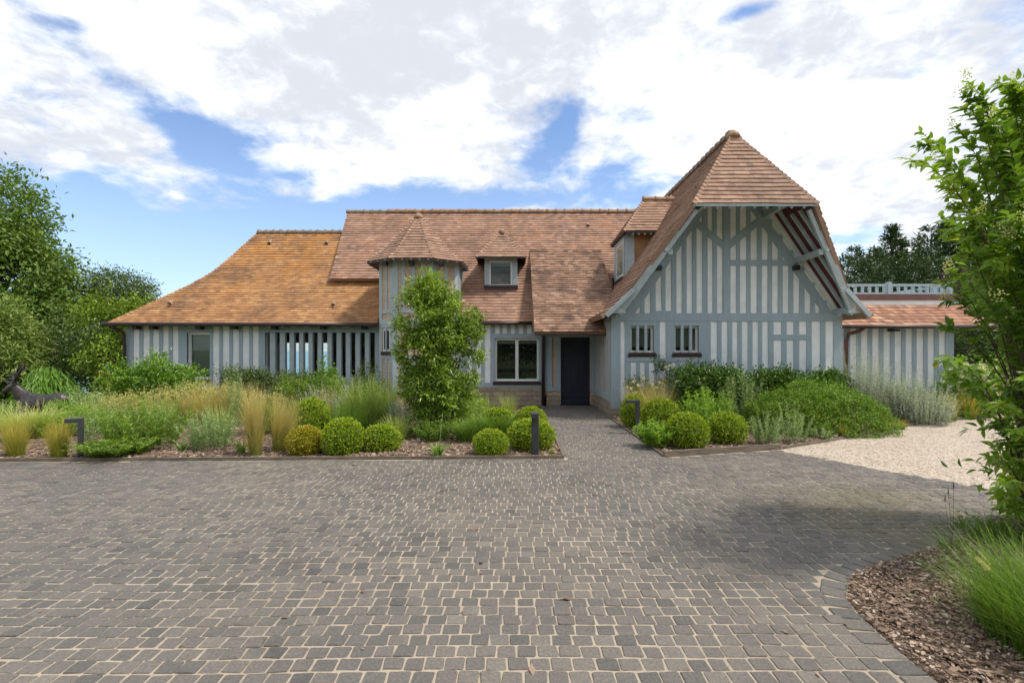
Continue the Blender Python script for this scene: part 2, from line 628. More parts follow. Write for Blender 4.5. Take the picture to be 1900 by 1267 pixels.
M['sett'] = sett_mat()
M['joint'] = joint_mat()
M['gravel'] = gravel_mat()
M['soil'] = simple('bed_soil', (0.16, 0.11, 0.075), 0.95, 0.3, 18, 0.9, c2=(0.075, 0.05, 0.035))
M['turf'] = simple('turf', (0.075, 0.11, 0.03), 0.95, 0.3, 2.0, 0.6, c2=(0.05, 0.075, 0.022))
M['sea'] = simple('sea_water', (0.075, 0.235, 0.33), 0.25, 0.1, 0.01, 0.0)
M['sand'] = simple('pale_terrace', (0.42, 0.38, 0.32), 0.9, 0.1, 2, 0.2)


def chip_mat():
    m, N, b = new_mat('bark_chips')
    t = tint_of(N)
    col = N.mix(N.ramp(t, 0.0, 0.6, smooth=False), (0.12, 0.075, 0.052), (0.30, 0.21, 0.15))
    col = N.mix(N.ramp(t, 0.6, 1.0, smooth=False), col, (0.62, 0.54, 0.45))
    N.t.links.new(col, b.inputs['Base Color'])
    b.inputs['Roughness'].default_value = 0.85
    bump(N, b, N.noise(obj_co(N), 120, 3, 0.6), 0.5, 0.004)
    return m


M['chip'] = chip_mat()

#@@GROUND
# ------------------------------------------------------------------ ground, sea, paving, gravel
def smooth(a, b, x):
    t = np.clip((x - a) / (b - a), 0, 1)
    return t * t * (3 - 2 * t)


def terrain(x, y):
    x, y = np.asarray(x, float), np.asarray(y, float)
    dip = 0.75 * smooth(-7.0, -11.5, x) * smooth(10.0, 13.5, y)
    sea = 30 * smooth(27, 120, y)
    return -0.06 - dip - sea


def build_ground():
    ax = np.concatenate([-np.geomspace(9000, 60, 14), np.arange(-55, -14, 4.0), np.arange(-14, 14.1, 0.7), np.arange(17, 56, 4.0), np.geomspace(60, 9000, 14)])
    ay = np.concatenate([-np.geomspace(9000, 20, 14), np.arange(-16, 0, 4.0), np.arange(0, 30, 0.7), np.arange(30, 130, 4.0), np.array([150, 200, 400])])
    X, Y = np.meshgrid(ax, ay)
    Z = terrain(X, Y)
    nx, ny = len(ax), len(ay)
    V = np.stack([X, Y, Z], -1).reshape(-1, 3)
    idx = np.arange(nx * ny).reshape(ny, nx)
    Fc = np.stack([idx[:-1, :-1], idx[:-1, 1:], idx[1:, 1:], idx[1:, :-1]], -1).reshape(-1, 4)
    me = bpy.data.meshes.new('ground')
    me.from_pydata(V.tolist(), [], Fc.tolist())
    me.materials.append(M['turf'])
    me.polygons.foreach_set('use_smooth', [True] * len(me.polygons))
    o = bpy.data.objects.new('ground', me)
    COL.objects.link(o)
    tag(o, kind='structure')
    s = MB()
    s.add([(-15000, 60, -26), (15000, 60, -26), (15000, 15000, -26), (-15000, 15000, -26)], [(0, 1, 2, 3)])
    tag(s.build('sea', M['sea']), kind='structure')


build_ground()


def sheet(name, poly, z, mat, thick=None):
    m = MB()
    m.add([(p[0], p[1], z) for p in poly], [tuple(range(len(poly)))])
    return tag(m.build(name, mat), kind='structure')


KERB = [(4.83, 5.04), (4.2, 4.67), (3.557, 4.294), (2.825, 3.913), (2.489, 3.741), (2.344, 3.571), (2.23, 3.40), (2.182, 3.245), (2.148, 2.974), (2.127, 2.745), (2.12, 2.4), (2.12, 1.2)]
GRAV = [(4.42, 8.50), (5.13, 7.06), (5.71, 6.1), (6.4, 5.0), (7.2, 3.6)]
BEDR = [(2.44, 12.95), (2.38, 7.95), (4.49, 8.58), (5.66, 9.24), (7.2, 10.25), (8.63, 11.2), (10.77, 12.25), (12.57, 13.06), (16, 14.5)]
BEDL = [(-14, 7.45), (-8, 7.62), (0.76, 7.84), (0.84, 13.6), (0.86, 15.3)]


def poly_in(poly, x, y):
    inside = np.zeros(np.shape(x), bool)
    n = len(poly)
    for i in range(n):
        x0, y0 = poly[i]
        x1, y1 = poly[(i + 1) % n]
        c = ((y0 > y) != (y1 > y)) & (x < (x1 - x0) * (y - y0) / (y1 - y0 + 1e-12) + x0)
        inside ^= c
    return inside


PAVE = [(-14, 7.40), (-8, 7.57), (0.80, 7.80), (0.90, 15.3), (2.52, 15.3), (2.40, 12.9), (2.35, 7.88), (4.40, 8.46)] + GRAV[1:3] + [(4.93, 5.13)]
_k = []
for i, p in enumerate(KERB):
    a = Vector(KERB[max(i - 1, 0)])
    c = Vector(KERB[min(i + 1, len(KERB) - 1)])
    t = (c - a).normalized()
    nrm = Vector((t.y, -t.x))
    _k.append(tuple(Vector(p) + nrm * 0.15))
if (Vector(_k[5]) - Vector((0, 4))).length > (Vector(KERB[5]) - Vector((0, 4))).length:
    _k = [tuple(2 * Vector(KERB[i]) - Vector(_k[i])) for i in range(len(KERB))]
PAVE += _k + [(2.0, 0.0), (-14, 0.0)]

sheet('courtyard_bed', [(-14, 0)] + [(-14, 7.42), (-8, 7.6), (0.78, 7.82), (0.88, 15.38), (2.53, 15.38), (2.42, 12.9), (2.37, 7.92), (4.46, 8.54), (5.13, 7.06), (5.71, 6.1), (4.9, 5.05)] + KERB[1:] + [(2.12, 0)], -0.0045, M['joint'])
sheet('gravel_drive', [(4.46, 8.54)] + BEDR[3:] + [(24, 14.5), (24, 2.0), (7.2, 2.0), (7.2, 3.6), (6.4, 5.0), (5.71, 6.1), (5.13, 7.06)], -0.006, M['gravel'])


def soil_bed(name, poly, zf):
    xs = [p[0] for p in poly]
    ys = [p[1] for p in poly]
    st = 0.22
    ax = np.arange(min(xs), max(xs) + st, st)
    ay = np.arange(min(ys), max(ys) + st, st)
    X, Y = np.meshgrid(ax, ay)
    ok = poly_in(poly, X, Y)
    # keep cells with all corners inside, plus the outline filled by a flat sheet below
    m = MB()
    Z = zf(X, Y)
    idx = {}
    for j in range(len(ay) - 1):
        for i in range(len(ax) - 1):
            if ok[j, i] and ok[j, i + 1] and ok[j + 1, i] and ok[j + 1, i + 1]:
                q = []
                for (jj, ii) in ((j, i), (j, i + 1), (j + 1, i + 1), (j + 1, i)):
                    if (jj, ii) not in idx:
                        idx[(jj, ii)] = len(m.v)
                        m.v.append((ax[ii], ay[jj], float(Z[jj, ii])))
                    q.append(idx[(jj, ii)])
                m.f.append(tuple(q))
                m.t.append(0.5)
    m.add([(p[0], p[1], -0.02) for p in poly], [tuple(range(len(poly)))])
    return tag(m.build(name, M['soil'], smooth=True), kind='structure')


def bed_z(X, Y):
    return 0.015 + 0.03 * np.sin(X * 1.7 + Y) * np.cos(Y * 1.3) + terrain(X, Y) + 0.06


BEDL_POLY = BEDL + [(-3.9, 15.3), (-3.9, 15.2), (-11.5, 15.2), (-14, 15.2)]
BEDR_POLY = BEDR + [(16, 14.9), (8.6, 14.9), (8.5, 12.98), (2.6, 12.98)]
BEDN_POLY = KERB + [(7, 1.2), (7, 3.5), (6.3, 4.9), (5.6, 6.0)]
soil_bed('planting_bed_soil', BEDL_POLY, bed_z)
soil_bed('planting_bed_soil', BEDR_POLY, bed_z)
soil_bed('planting_bed_soil', BEDN_POLY, bed_z)


def stones(nb, C, ang, L, W, zt, tint):
    """irregular setts: C (N,2) centres, L along ang, W across; rounded corner outline of 12 points, two rings"""
    N = len(C)
    base = np.array([(-1, -.8), (-.95, -.95), (-.8, -1), (.8, -1), (.95, -.95), (1, -.8), (1, .8), (.95, .95), (.8, 1), (-.8, 1), (-.95, .95), (-1, .8)]) * 0.5
    o = np.repeat(base[None], N, 0)
    # corner-wise wobble: shear each of the four corners
    cor = rng.normal(0, 0.018, (N, 4, 2))
    which = np.array([0, 0, 0, 1, 1, 1, 2, 2, 2, 3, 3, 3])
    o = o + cor[:, which] + rng.normal(0, 0.012, (N, 12, 2))
    o = o * np.stack([L, W], -1)[:, None]
    ca, sa = np.cos(ang)[:, None], np.sin(ang)[:, None]
    x = o[..., 0] * ca - o[..., 1] * sa
    y = o[..., 0] * sa + o[..., 1] * ca
    tilt = rng.normal(0, 0.014, (N, 2))
    V = np.zeros((N, 36, 3))
    for r, (s, dz) in enumerate(((1.0, -0.03), (0.99, -0.004), (0.93, 0.0))):
        V[:, r * 12:(r + 1) * 12, 0] = C[:, 0:1] + x * s
        V[:, r * 12:(r + 1) * 12, 1] = C[:, 1:2] + y * s
        V[:, r * 12:(r + 1) * 12, 2] = zt[:, None] + dz + x * tilt[:, 0:1] + y * tilt[:, 1:2]
    faces = []
    for r in range(2):
        for k in range(12):
            k2 = (k + 1) % 12
            faces.append((r * 12 + k, r * 12 + k2, (r + 1) * 12 + k2, (r + 1) * 12 + k))
    faces.append(tuple(24 + k for k in range(12)))
    nb.add(V, faces, tint)


def build_paving():
    nb = NB()
    row = 0.112
    Cs, Ls, Ws, An = [], [], [], []
    y = 0.9
    while y < 15.3:
        xx = -11.0 + random.random() * 0.1
        while xx < 6.5:
            w = random.gauss(0.116, 0.0065)
            Cs.append((xx + w / 2, y + 0.015 * math.sin(xx * 0.9 + y * 0.35) + 0.008 * math.sin(xx * 2.3 + y * 1.1) + random.gauss(0, 0.003)))
            Ls.append(w - random.uniform(0.007, 0.0115))
            Ws.append(row - random.uniform(0.007, 0.012))
            An.append(0.02 * math.cos(xx * 0.9 + y * 0.35) + random.gauss(0, 0.018))
            xx += w
        y += row + random.gauss(0, 0.002)
    C = np.array(Cs)
    ok = poly_in(PAVE, C[:, 0], C[:, 1]) & (np.abs(C[:, 0]) < C[:, 1] * 1.25 + 2.5)
    C, L, W, A = C[ok], np.array(Ls)[ok], np.array(Ws)[ok], np.array(An)[ok]
    n = len(C)
    stones(nb, C, A, L, W, np.clip(rng.normal(0, 0.0018, n), -.002, .004), np.clip(rng.normal(0.46, 0.15, n), 0, 1))
    # curved border course along the corner bed
    pts = [Vector(p) for p in KERB]
    mids, tang = [], []
    acc, step = 0.0, 0.135
    seg = 0
    pos = []
    tot = [0.0]
    for a, b in zip(pts, pts[1:]):
        tot.append(tot[-1] + (b - a).length)
    s = 0.07
    while s < tot[-1]:
        k = max(i for i in range(len(tot) - 1) if tot[i] <= s)
        a, b = pts[k], pts[k + 1]
        p = a.lerp(b, (s - tot[k]) / (tot[k + 1] - tot[k]))
        d = ((pts[min(k + 2, len(pts) - 1)] - pts[max(k - 1, 0)])).normalized()
        nr = Vector((d.y, -d.x))
        if nr.dot(Vector((0, 4.2)) - p) < 0:
            nr = -nr
        pos.append((p + nr * 0.085, math.atan2(nr.y, nr.x)))
        s += step
    C = np.array([tuple(p[0]) for p in pos])
    A = np.array([p[1] for p in pos])
    n = len(C)
    stones(nb, C, A, np.full(n, 0.152), np.full(n, 0.122), np.full(n, 0.004), np.clip(rng.normal(0.3, 0.15, n), 0, 1))
    # straight border courses along the path
    for (x0, y0, x1, y1) in ((0.86, 7.95, 0.95, 15.2), (2.31, 8.0, 2.40, 12.9)):
        n = int((y1 - y0) / 0.2)
        t = (np.arange(n) + 0.5) / n
        C = np.stack([x0 + (x1 - x0) * t, y0 + (y1 - y0) * t], -1)
        stones(nb, C, np.full(n, math.pi / 2), np.full(n, 0.185), np.full(n, 0.085), np.full(n, 0.003), np.clip(rng.normal(0.5, 0.15, n), 0, 1))
    o = nb.build('courtyard_paving', M['sett'])
    tag(o, kind='structure')


build_paving()


def mulch():
    nb = NB()
    def scatter(poly, n, box, size, near):
        x = rng.uniform(box[0], box[1], n)
        y = rng.uniform(box[2], box[3], n)
        ok = poly_in(poly, x, y)
        x, y = x[ok], y[ok]
        n = len(x)
        L = rng.gamma(4, size / 4, n)
        W = L * rng.uniform(0.22, 0.55, n)
        a = rng.uniform(0, math.pi * 2, n)
        el = rng.normal(0, 0.22, n)
        z = bed_z(x, y) + rng.uniform(0.002, 0.028, n)
        d = np.stack([np.cos(a) * np.cos(el), np.sin(a) * np.cos(el), np.sin(el)], -1)
        s = np.stack([-np.sin(a), np.cos(a), rng.normal(0, 0.25, n)], -1)
        up = np.cross(d, s)
        c = np.stack([x, y, z], -1)
        pts = []
        jit = rng.uniform(0.6, 1.0, (n, 6))
        for k, (u, v) in enumerate(((-.5, -.3), (.1, -.5), (.5, -.2), (.42, .35), (-.1, .5), (-.46, .3))):
            pts.append(c + d * (L * u * jit[:, k])[:, None] + s * (W * v * jit[:, (k + 3) % 6])[:, None] * 1.3)
        top = np.stack(pts, 1)
        bot = top - up[:, None] * 0.006
        V = np.concatenate([top, bot], 1)
        faces = [(0, 1, 2, 3, 4, 5)] + [(k, k + 6, (k + 1) % 6 + 6, (k + 1) % 6) for k in range(6)]
        nb.add(V, faces, np.clip(rng.beta(2, 2.6, n), 0, 1))
    scatter(BEDN_POLY, 24000, (2.1, 4.9, 2.0, 5.0), 0.026, True)
    scatter(BEDL_POLY, 15000, (-8.6, 0.8, 7.5, 9.3), 0.05, False)
    scatter(BEDL_POLY, 3000, (-8, 0.8, 9.3, 11), 0.06, False)
    scatter(BEDR_POLY, 12000, (2.3, 10.8, 7.9, 12.5), 0.055, False)
    tag(nb.build('bark_mulch', M['chip']), 'brown bark chips spread over the planting beds', 'mulch', kind='stuff')


mulch()

def litter():
    nb = NB()
    n = 230
    x = rng.uniform(-7, 6.5, n)
    y = rng.uniform(2.3, 9.5, n)
    ok = ~poly_in(BEDL_POLY, x, y) & ~poly_in(BEDR_POLY, x, y) & ~poly_in(BEDN_POLY, x, y)
    x, y = x[ok], y[ok]
    n = len(x)
    a = rng.uniform(0, 6.28, n)
    d = np.stack([np.cos(a), np.sin(a), rng.normal(0, .15, n)], -1)
    s_ = np.stack([-np.sin(a), np.cos(a), rng.normal(0, .2, n)], -1)
    L = rng.gamma(3, .005, n)[:, None] + .005
    c = np.stack([x, y, np.full(n, .008)], -1)
    V = np.stack([c - d * L, c + s_ * L * .45, c + d * L, c - s_ * L * .45], 1)
    nb.add(V, [(0, 1, 2, 3)], rng.random(n) * .65)
    tag(nb.build('fallen_leaves', M['chip']), 'small dry leaves and chips scattered over the paving and gravel', 'leaf litter', kind='stuff')


litter()

# edging boards
def edging(pts, h, w, label):
    m = MB()
    for a, b in zip(pts, pts[1:]):
        m.beam((a[0], a[1], h / 2 - 0.02), (b[0], b[1], h / 2 - 0.02), w, h + 0.04, side=None)
    tag(m.build('timber_edging', M['edging'], bevel=0.004), label, 'edging board')


edging([(-14, 7.44), (-8, 7.61), (0.79, 7.83)], 0.05, 0.035, 'long thin dark timber edging along the front of the left planting bed')
edging([(0.79, 7.87), (0.86, 13.5)], 0.035, 0.03, 'thin edging strip between the box balls and the cobbled path')
edging([(2.39, 12.9), (2.36, 7.97)], 0.035, 0.03, 'thin edging strip between the cobbled path and the right bed')
edging([(2.36, 7.95), (4.47, 8.57)], 0.09, 0.04, 'thick weathered plank edging in front of the two round box balls on the right')
edging([(4.49, 8.59)] + BEDR[3:8], 0.045, 0.03, 'pale bent timber edging between the gravel and the right bed')

#@@HOUSE
# ------------------------------------------------------------------ the house
HOUSE = empty('timber_framed_house', (0, 15.4, 0), 'long half timbered house with blue grey studs, orange tiled roofs and a corner turret', 'house')


def tile_strip(nb, A, B, C, D, expo=0.125, tw=0.165, th=0.026, lift=0.0, ofs=0.0, jit=1.0):
    """courses of plain tiles on the quad A (low left) B (low right) C (high right) D (high left); AB and DC level"""
    A, B, C, D = (np.array(p, float) for p in (A, B, C, D))
    hdir = (B - A) / np.linalg.norm(B - A)
    up0 = (D - A) - hdir * np.dot(D - A, hdir)
    s = np.linalg.norm(up0)
    if s < 1e-4:
        return
    up = up0 / s
    nrm = np.cross(hdir, up)
    if nrm[2] < 0:
        nrm = -nrm
    n = max(1, int(round(s / expo)))
    V, T = [], []
    for i in range(n):
        t0, t1 = i / n, min((i + 1.0) / n, 1.0)
        l0, r0 = A + (D - A) * t0, B + (C - B) * t0
        l1, r1 = A + (D - A) * t1, B + (C - B) * t1
        u0a, u0b = np.dot(l0, hdir), np.dot(r0, hdir)
        u1a, u1b = np.dot(l1, hdir), np.dot(r1, hdir)
        lo, hi = min(u0a, u1a), max(u0b, u1b)
        u = math.floor(lo / tw) * tw + (tw / 2 if (i + int(ofs)) % 2 else 0.0) + random.uniform(-.01, .01)
        rowt = random.gauss(0, 0.05)
        rowz = random.gauss(0, 0.002)
        while u < hi:
            a0, b0 = max(u + 0.0006, u0a), min(u + tw - 0.0006, u0b)
            a1, b1 = max(u + 0.0006, u1a), min(u + tw - 0.0006, u1b)
            if (b0 - a0 > 0.004) or (b1 - a1 > 0.004):
                if b0 < a0:
                    a0 = b0 = min(max((a0 + b0) / 2, u0a), u0b)
                if b1 < a1:
                    a1 = b1 = min(max((a1 + b1) / 2, u1a), u1b)
                uu = (a0 + b0) / 2
                j = random.gauss(0, 0.0025) * jit + 0.007 * math.sin(uu * 1.1 + i * 0.37) + 0.004 * math.sin(uu * 3.1 - i * 0.9)
                h = lift + th + rowz + random.gauss(0, 0.0016) * jit
                h1 = lift + 0.003
                pl0 = l0 + hdir * (a0 - u0a) - up * (0.014 + j)
                pr0 = l0 + hdir * (b0 - u0a) - up * (0.014 + j + random.gauss(0, .0015))
                pr1 = l1 + hdir * (b1 - u1a)
                pl1 = l1 + hdir * (a1 - u1a)
                V.append([pl0 + nrm * h, pr0 + nrm * (h + random.gauss(0, .0015) * jit), pr1 + nrm * h1, pl1 + nrm * h1,
                          pl0 + nrm * (h - th - 0.004), pr0 + nrm * (h - th - 0.004), pr1 + nrm * (h1 - 0.01), pl1 + nrm * (h1 - 0.01)])
                T.append(min(1, max(0, random.gauss(0.5, 0.2) + rowt * 1.2)))
            u += tw
    if V:
        nb.add(np.array(V), [(0, 1, 2, 3), (4, 5, 1, 0), (4, 0, 3, 7), (5, 6, 2, 1)], np.array(T))


def slab(mb, A, B, C, D, th=0.10):
    """solid roof board below a tiled quad"""
    A, B, C, D = (Vector(p) for p in (A, B, C, D))
    n = (B - A).cross(D - A)
    if n.length < 1e-6:
        n = (C - B).cross(D - B)
    n.normalize()
    if n.z < 0:
        n = -n
    e = n * 0.006
    top = [A - e, B - e, C - e, D - e]
    mb.prism(top, -n * th)


def caps(mb, p, q, r=0.10, step=0.33, flat=0.85, down=0.0):
    """half round ridge tiles with a raised collar"""
    p, q = Vector(p), Vector(q)
    L = (q - p).length
    n = max(1, int(round(L / step)))
    a = (q - p).normalized()
    s = a.cross(Vector((0, 0, 1))).normalized()
    u = s.cross(a)
    for i in range(n):
        t0, t1 = L * i / n, L * (i + 1) / n
        for (x0, x1, r0, r1) in ((t0, t0 + 0.05, r * 1.22, r * 1.22), (t0 + 0.05, t1 + 0.012, r * 1.02, r * 0.96)):
            jz = random.gauss(0, 0.004)
            vs = []
            for x, rr in ((x0, r0), (x1, r1)):
                for k in range(9):
                    an = math.pi * (k / 8) * 1.3 - math.pi * 0.15
                    vs.append(p + a * x + s * math.cos(an) * rr + u * (math.sin(an) * rr * flat - 0.055 + jz))
            fs = [(k, k + 1, 9 + k + 1, 9 + k) for k in range(8)] + [tuple(range(9))[::-1], tuple(range(9, 18))]
            mb.add(vs, fs, random.random())


def hip_caps(nb, p, q, hw=0.085, expo=0.125, w0=None, n1=None, n2=None):
    """bonnet tiles bent over a hip from p (low) to q (high); n1, n2 outward normals of the two slopes"""
    p, q = np.array(p, float), np.array(q, float)
    d = q - p
    L = np.linalg.norm(d)
    d = d / L
    n1, n2 = np.array(n1, float), np.array(n2, float)
    c1 = np.cross(n1, d)
    c1 /= np.linalg.norm(c1)
    c2 = np.cross(n2, d)
    c2 /= np.linalg.norm(c2)
    bis = (n1 + n2)
    bis /= np.linalg.norm(bis)
    if np.dot(c1, n2) > 0:
        c1 = -c1
    if np.dot(c2, n1) > 0:
        c2 = -c2
    n = max(2, int(round(L / expo)))
    V, T = [], []
    for i in range(n):
        a = p + d * (L * i / n - 0.02)
        b = p + d * (L * (i + 1) / n + 0.01)
        h0 = 0.05 + random.gauss(0, .004)
        h1 = 0.022
        V.append([a + c1 * hw + n1 * 0.018, a + bis * h0, a + c2 * hw + n2 * 0.018,
                  b + c1 * hw * .8 + n1 * 0.004, b + bis * h1, b + c2 * hw * .8 + n2 * 0.004, a + bis * 0.0])
        T.append(min(1, max(0, random.gauss(0.55, 0.2))))
    nb.add(np.array(V), [(0, 1, 4, 3), (1, 2, 5, 4), (0, 6, 1), (1, 6, 2)], np.array(T))


def nrm_of(a, b, c):
    n = (Vector(b) - Vector(a)).cross(Vector(c) - Vector(a)).normalized()
    return n if n.z > 0 else -n


def roof_part(name, mat, quads, expo=0.125, board=0.10, parent=HOUSE, **kw):
    nb = NB()
    sm = MB()
    for q in quads:
        tile_strip(nb, *q, expo=expo, **kw)
        slab(sm, *q, th=board)
    off = np.array(root_loc(parent))
    nb.v = [v - off for v in nb.v]
    o = nb.build(name, mat, parent)
    sm.build('roof_boarding', mat, o)
    return o


def add_hips(parent, mat, hips, name='hip_tile_row'):
    nb = NB()
    for h in hips:
        hip_caps(nb, h[0], h[1], n1=h[2], n2=h[3], hw=h[4] if len(h) > 4 else 0.085)
    off = np.array(root_loc(parent))
    nb.v = [v - off for v in nb.v]
    return nb.build(name, mat, parent)


def vent(parent, x, y, z):
    m = MB()
    vs = []
    for yy, r in ((0.0, 0.075), (0.16, 0.03)):
        for k in range(7):
            a = math.pi * k / 6
            vs.append((x + math.cos(a) * r, y - 0.05 + yy, z + math.sin(a) * r * 0.9 + yy * 0.95 - 0.01))
    m.add(vs, [(k, k + 1, 7 + k + 1, 7 + k) for k in range(6)])
    o = m.build('vent_tile', M['ridge'], parent)
    d = MB()
    d.add([(x + math.cos(math.pi * k / 6) * .062, y - 0.04, z + math.sin(math.pi * k / 6) * .055 - .01) for k in range(7)], [tuple(range(7))])
    # dark mouth sits inside the vent
    me = d.build('vent_mouth', M['black'], parent)
    return o


# --- left wing -------------------------------------------------------------
EW, BW, RW = (15.0, 2.455), (16.9, 4.10), (18.27, 5.88)   # eave, bend, ridge: (Y, z)
XR = -3.95
prof = [(-11.8, 15.0, 2.455), (-11.0, 15.85, 3.17), (-10.35, 16.55, 3.775), (-9.93, 17.02, 4.24), (-9.62, 17.42, 4.75), (-9.0, 18.27, 5.88)]
quads = []
for a, b in zip(prof, prof[1:]):
    quads.append((a, (XR, a[1], a[2]), (XR, b[1], b[2]), b))
wing_roof = roof_part('hipped_roof', M['tile_wing'], quads, 0.116)
# end slope and rear slope
q2 = []
for a, b in zip(prof, prof[1:]):
    ya, yb = 2 * 18.27 - a[1], 2 * 18.27 - b[1]
    q2.append(((a[0], ya, a[2]), a, b, (b[0], max(yb, b[1] + 0.01), b[2])))
    q2.append(((XR, ya, a[2]), (a[0], ya, a[2]), (b[0], yb, b[2]), (XR, yb, b[2])))
nbw = NB()
sw = MB()
for q in q2:
    tile_strip(nbw, *q, expo=0.118)
    slab(sw, *q)
nbw.v = [v - np.array((0, 15.4, 0)) for v in nbw.v]
nbw.build('rear_slope', M['tile_wing'], wing_roof)
sw.build('roof_boarding', M['dark'], wing_roof)
hp = []
for a, b in zip(prof, prof[1:]):
    hp.append((a, b, nrm_of(a, (XR, a[1], a[2]), b), nrm_of(a, b, (a[0], 20, a[2])), 0.05))
add_hips(wing_roof, M['tile_wing'], hp)
m = MB()
caps(m, (-9.05, 18.27, 5.90), (-5.9, 18.27, 5.90), 0.11, 0.27)
m.build('ridge_tile_row', M['ridge_grey'], wing_roof)
for (px, py, y, z) in ((500, 461, 17.85, 5.33), (606, 460, 17.85, 5.33), (316, 569, 15.6, 3.03), (619, 571, 15.55, 2.99)):
    vent(wing_roof, (px - 950) / 950 * y, y, z + 0.03)

# gutters
def gutter(pts, r=0.06):
    m = MB()
    for a, b in zip(pts, pts[1:]):
        m.tube([a, b], r, 8)
    return m.build('gutter', M['brown'], HOUSE, smooth=True)


gutter([(-11.93, 14.93, 2.42), (-3.95, 14.93, 2.40)])
gutter([(-1.55, 15.1, 2.45), (0.62, 15.1, 2.45)], 0.05)


def front_wall(name, Y, x0, x1, z0, z1, openings, th=0.25, mat=None):
    xs = sorted({x0, x1, *[v for o in openings for v in o[:2]]})
    zs = sorted({z0, z1, *[v for o in openings for v in o[2:]]})
    m = MB()
    for a, b in zip(xs, xs[1:]):
        for c, d in zip(zs, zs[1:]):
            cx, cz = (a + b) / 2, (c + d) / 2
            if any(o[0] < cx < o[1] and o[2] < cz < o[3] for o in openings):
                continue
            m.box(a, b, Y, Y + th, c, d)
    return m.build(name, mat or M['white'], HOUSE)


class Timber:
    def __init__(self, Y):
        self.Y, self.m = Y, MB()
        self.k = 0

    def X(self, px):
        return (px - 950) / F * self.Y

    def Z(self, py):
        return H - (py - Y0) / F * self.Y

    def rect(self, a, b, c, d, proud=0.02):
        """px a..b, py c (top)..d (bottom)"""
        self.k += 1
        pr = proud + (self.k % 7) * 0.0006
        self.m.box(self.X(a), self.X(b), self.Y - pr, self.Y + 0.05, self.Z(d), self.Z(c))

    def rake(self, p, q, w, proud=0.026):
        a = Vector((self.X(p[0]), self.Y + 0.012 - proud / 2, self.Z(p[1])))
        b = Vector((self.X(q[0]), self.Y + 0.012 - proud / 2, self.Z(q[1])))
        self.m.beam(a, b, w / F * self.Y, proud + 0.024, side=(b - a).cross(Vector((0, 1, 0))))

    def stripes(self, whites, c, d, lo, hi):
        """timber everywhere between the listed white strips"""
        edges = [lo] + [v for w in whites for v in w] + [hi]
        for a, b in zip(edges[::2], edges[1::2]):
            if b > a:
                self.rect(a, b, c, d)

    def pegs(self, pts):
        for (px, py) in pts:
            x, z = self.X(px), self.Z(py)
            self.m.box(x - .012, x + .012, self.Y - 0.034, self.Y - 0.01, z - .012, z + .012)

    def build(self, name='timber_frame'):
        return self.m.build(name, M['timber'], HOUSE, bevel=0.004)


def window(x0, x1, z0, z1, Y, fr=0.055, mull=0, sill=True, back='dark', bars=0, depth=0.09, sill_w=0.05, blind=0.0):
    """framed window set in an opening: frame, panes, sill, bars"""
    f = MB()
    yb = Y + depth
    f.box(x0, x1, yb, yb + .06, z1 - fr, z1)
    f.box(x0, x1, yb, yb + .06, z0, z0 + fr)
    f.box(x0, x0 + fr, yb, yb + .06, z0 + fr, z1 - fr)
    f.box(x1 - fr, x1, yb, yb + .06, z0 + fr, z1 - fr)
    for k in range(mull):
        c = x0 + (x1 - x0) * (k + 1) / (mull + 1)
        f.box(c - fr * .8, c + fr * .8, yb - .004, yb + .055, z0 + fr, z1 - fr)
    w = f.build('window', M['frame'], HOUSE, bevel=0.004)
    for k in range(mull + 1):
        a = x0 + (x1 - x0) * k / (mull + 1) + fr
        b = x0 + (x1 - x0) * (k + 1) / (mull + 1) - fr
        p = MB()
        p.box(a - .01, b + .01, yb + .025, yb + .035, z0 + fr - .01, z1 - fr + .01)
        p.build('pane', M['glass'], w)
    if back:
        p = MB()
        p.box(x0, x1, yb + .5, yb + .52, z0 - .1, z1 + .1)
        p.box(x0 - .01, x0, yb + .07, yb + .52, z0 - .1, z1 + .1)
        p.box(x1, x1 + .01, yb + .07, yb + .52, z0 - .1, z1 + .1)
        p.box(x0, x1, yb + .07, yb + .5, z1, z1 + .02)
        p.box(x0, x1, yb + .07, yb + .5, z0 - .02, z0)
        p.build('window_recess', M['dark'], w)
    if blind:
        p = MB()
        p.box(x0 + fr, x1 - fr, yb + .09, yb + .1, z1 - fr - (z1 - z0 - 2 * fr) * blind, z1 - fr)
        p.build('blind', M['blind'], w)
    if sill:
        s = MB()
        s.box(x0 - sill_w, x1 + sill_w, Y - 0.075, Y + depth, z0 - 0.11, z0 - 0.035)
        s.box(x0 - sill_w + .02, x1 + sill_w - .02, Y - 0.06, Y + depth, z0 - 0.035, z0 - 0.003)
        s.build('sill', M['sill'], w, bevel=0.012)
    for k in range(bars):
        c = x0 + (x1 - x0) * (k + 1 - (0.12 if k == 0 else 0.05)) / (bars + 1)
        b_ = MB()
        b_.box(c - .035, c + .035, Y - 0.05, Y + 0.02, z0 - 0.09, z1 + 0.03)
        b_.build('bar', M['timber_light'], w, bevel=0.004)
    return w


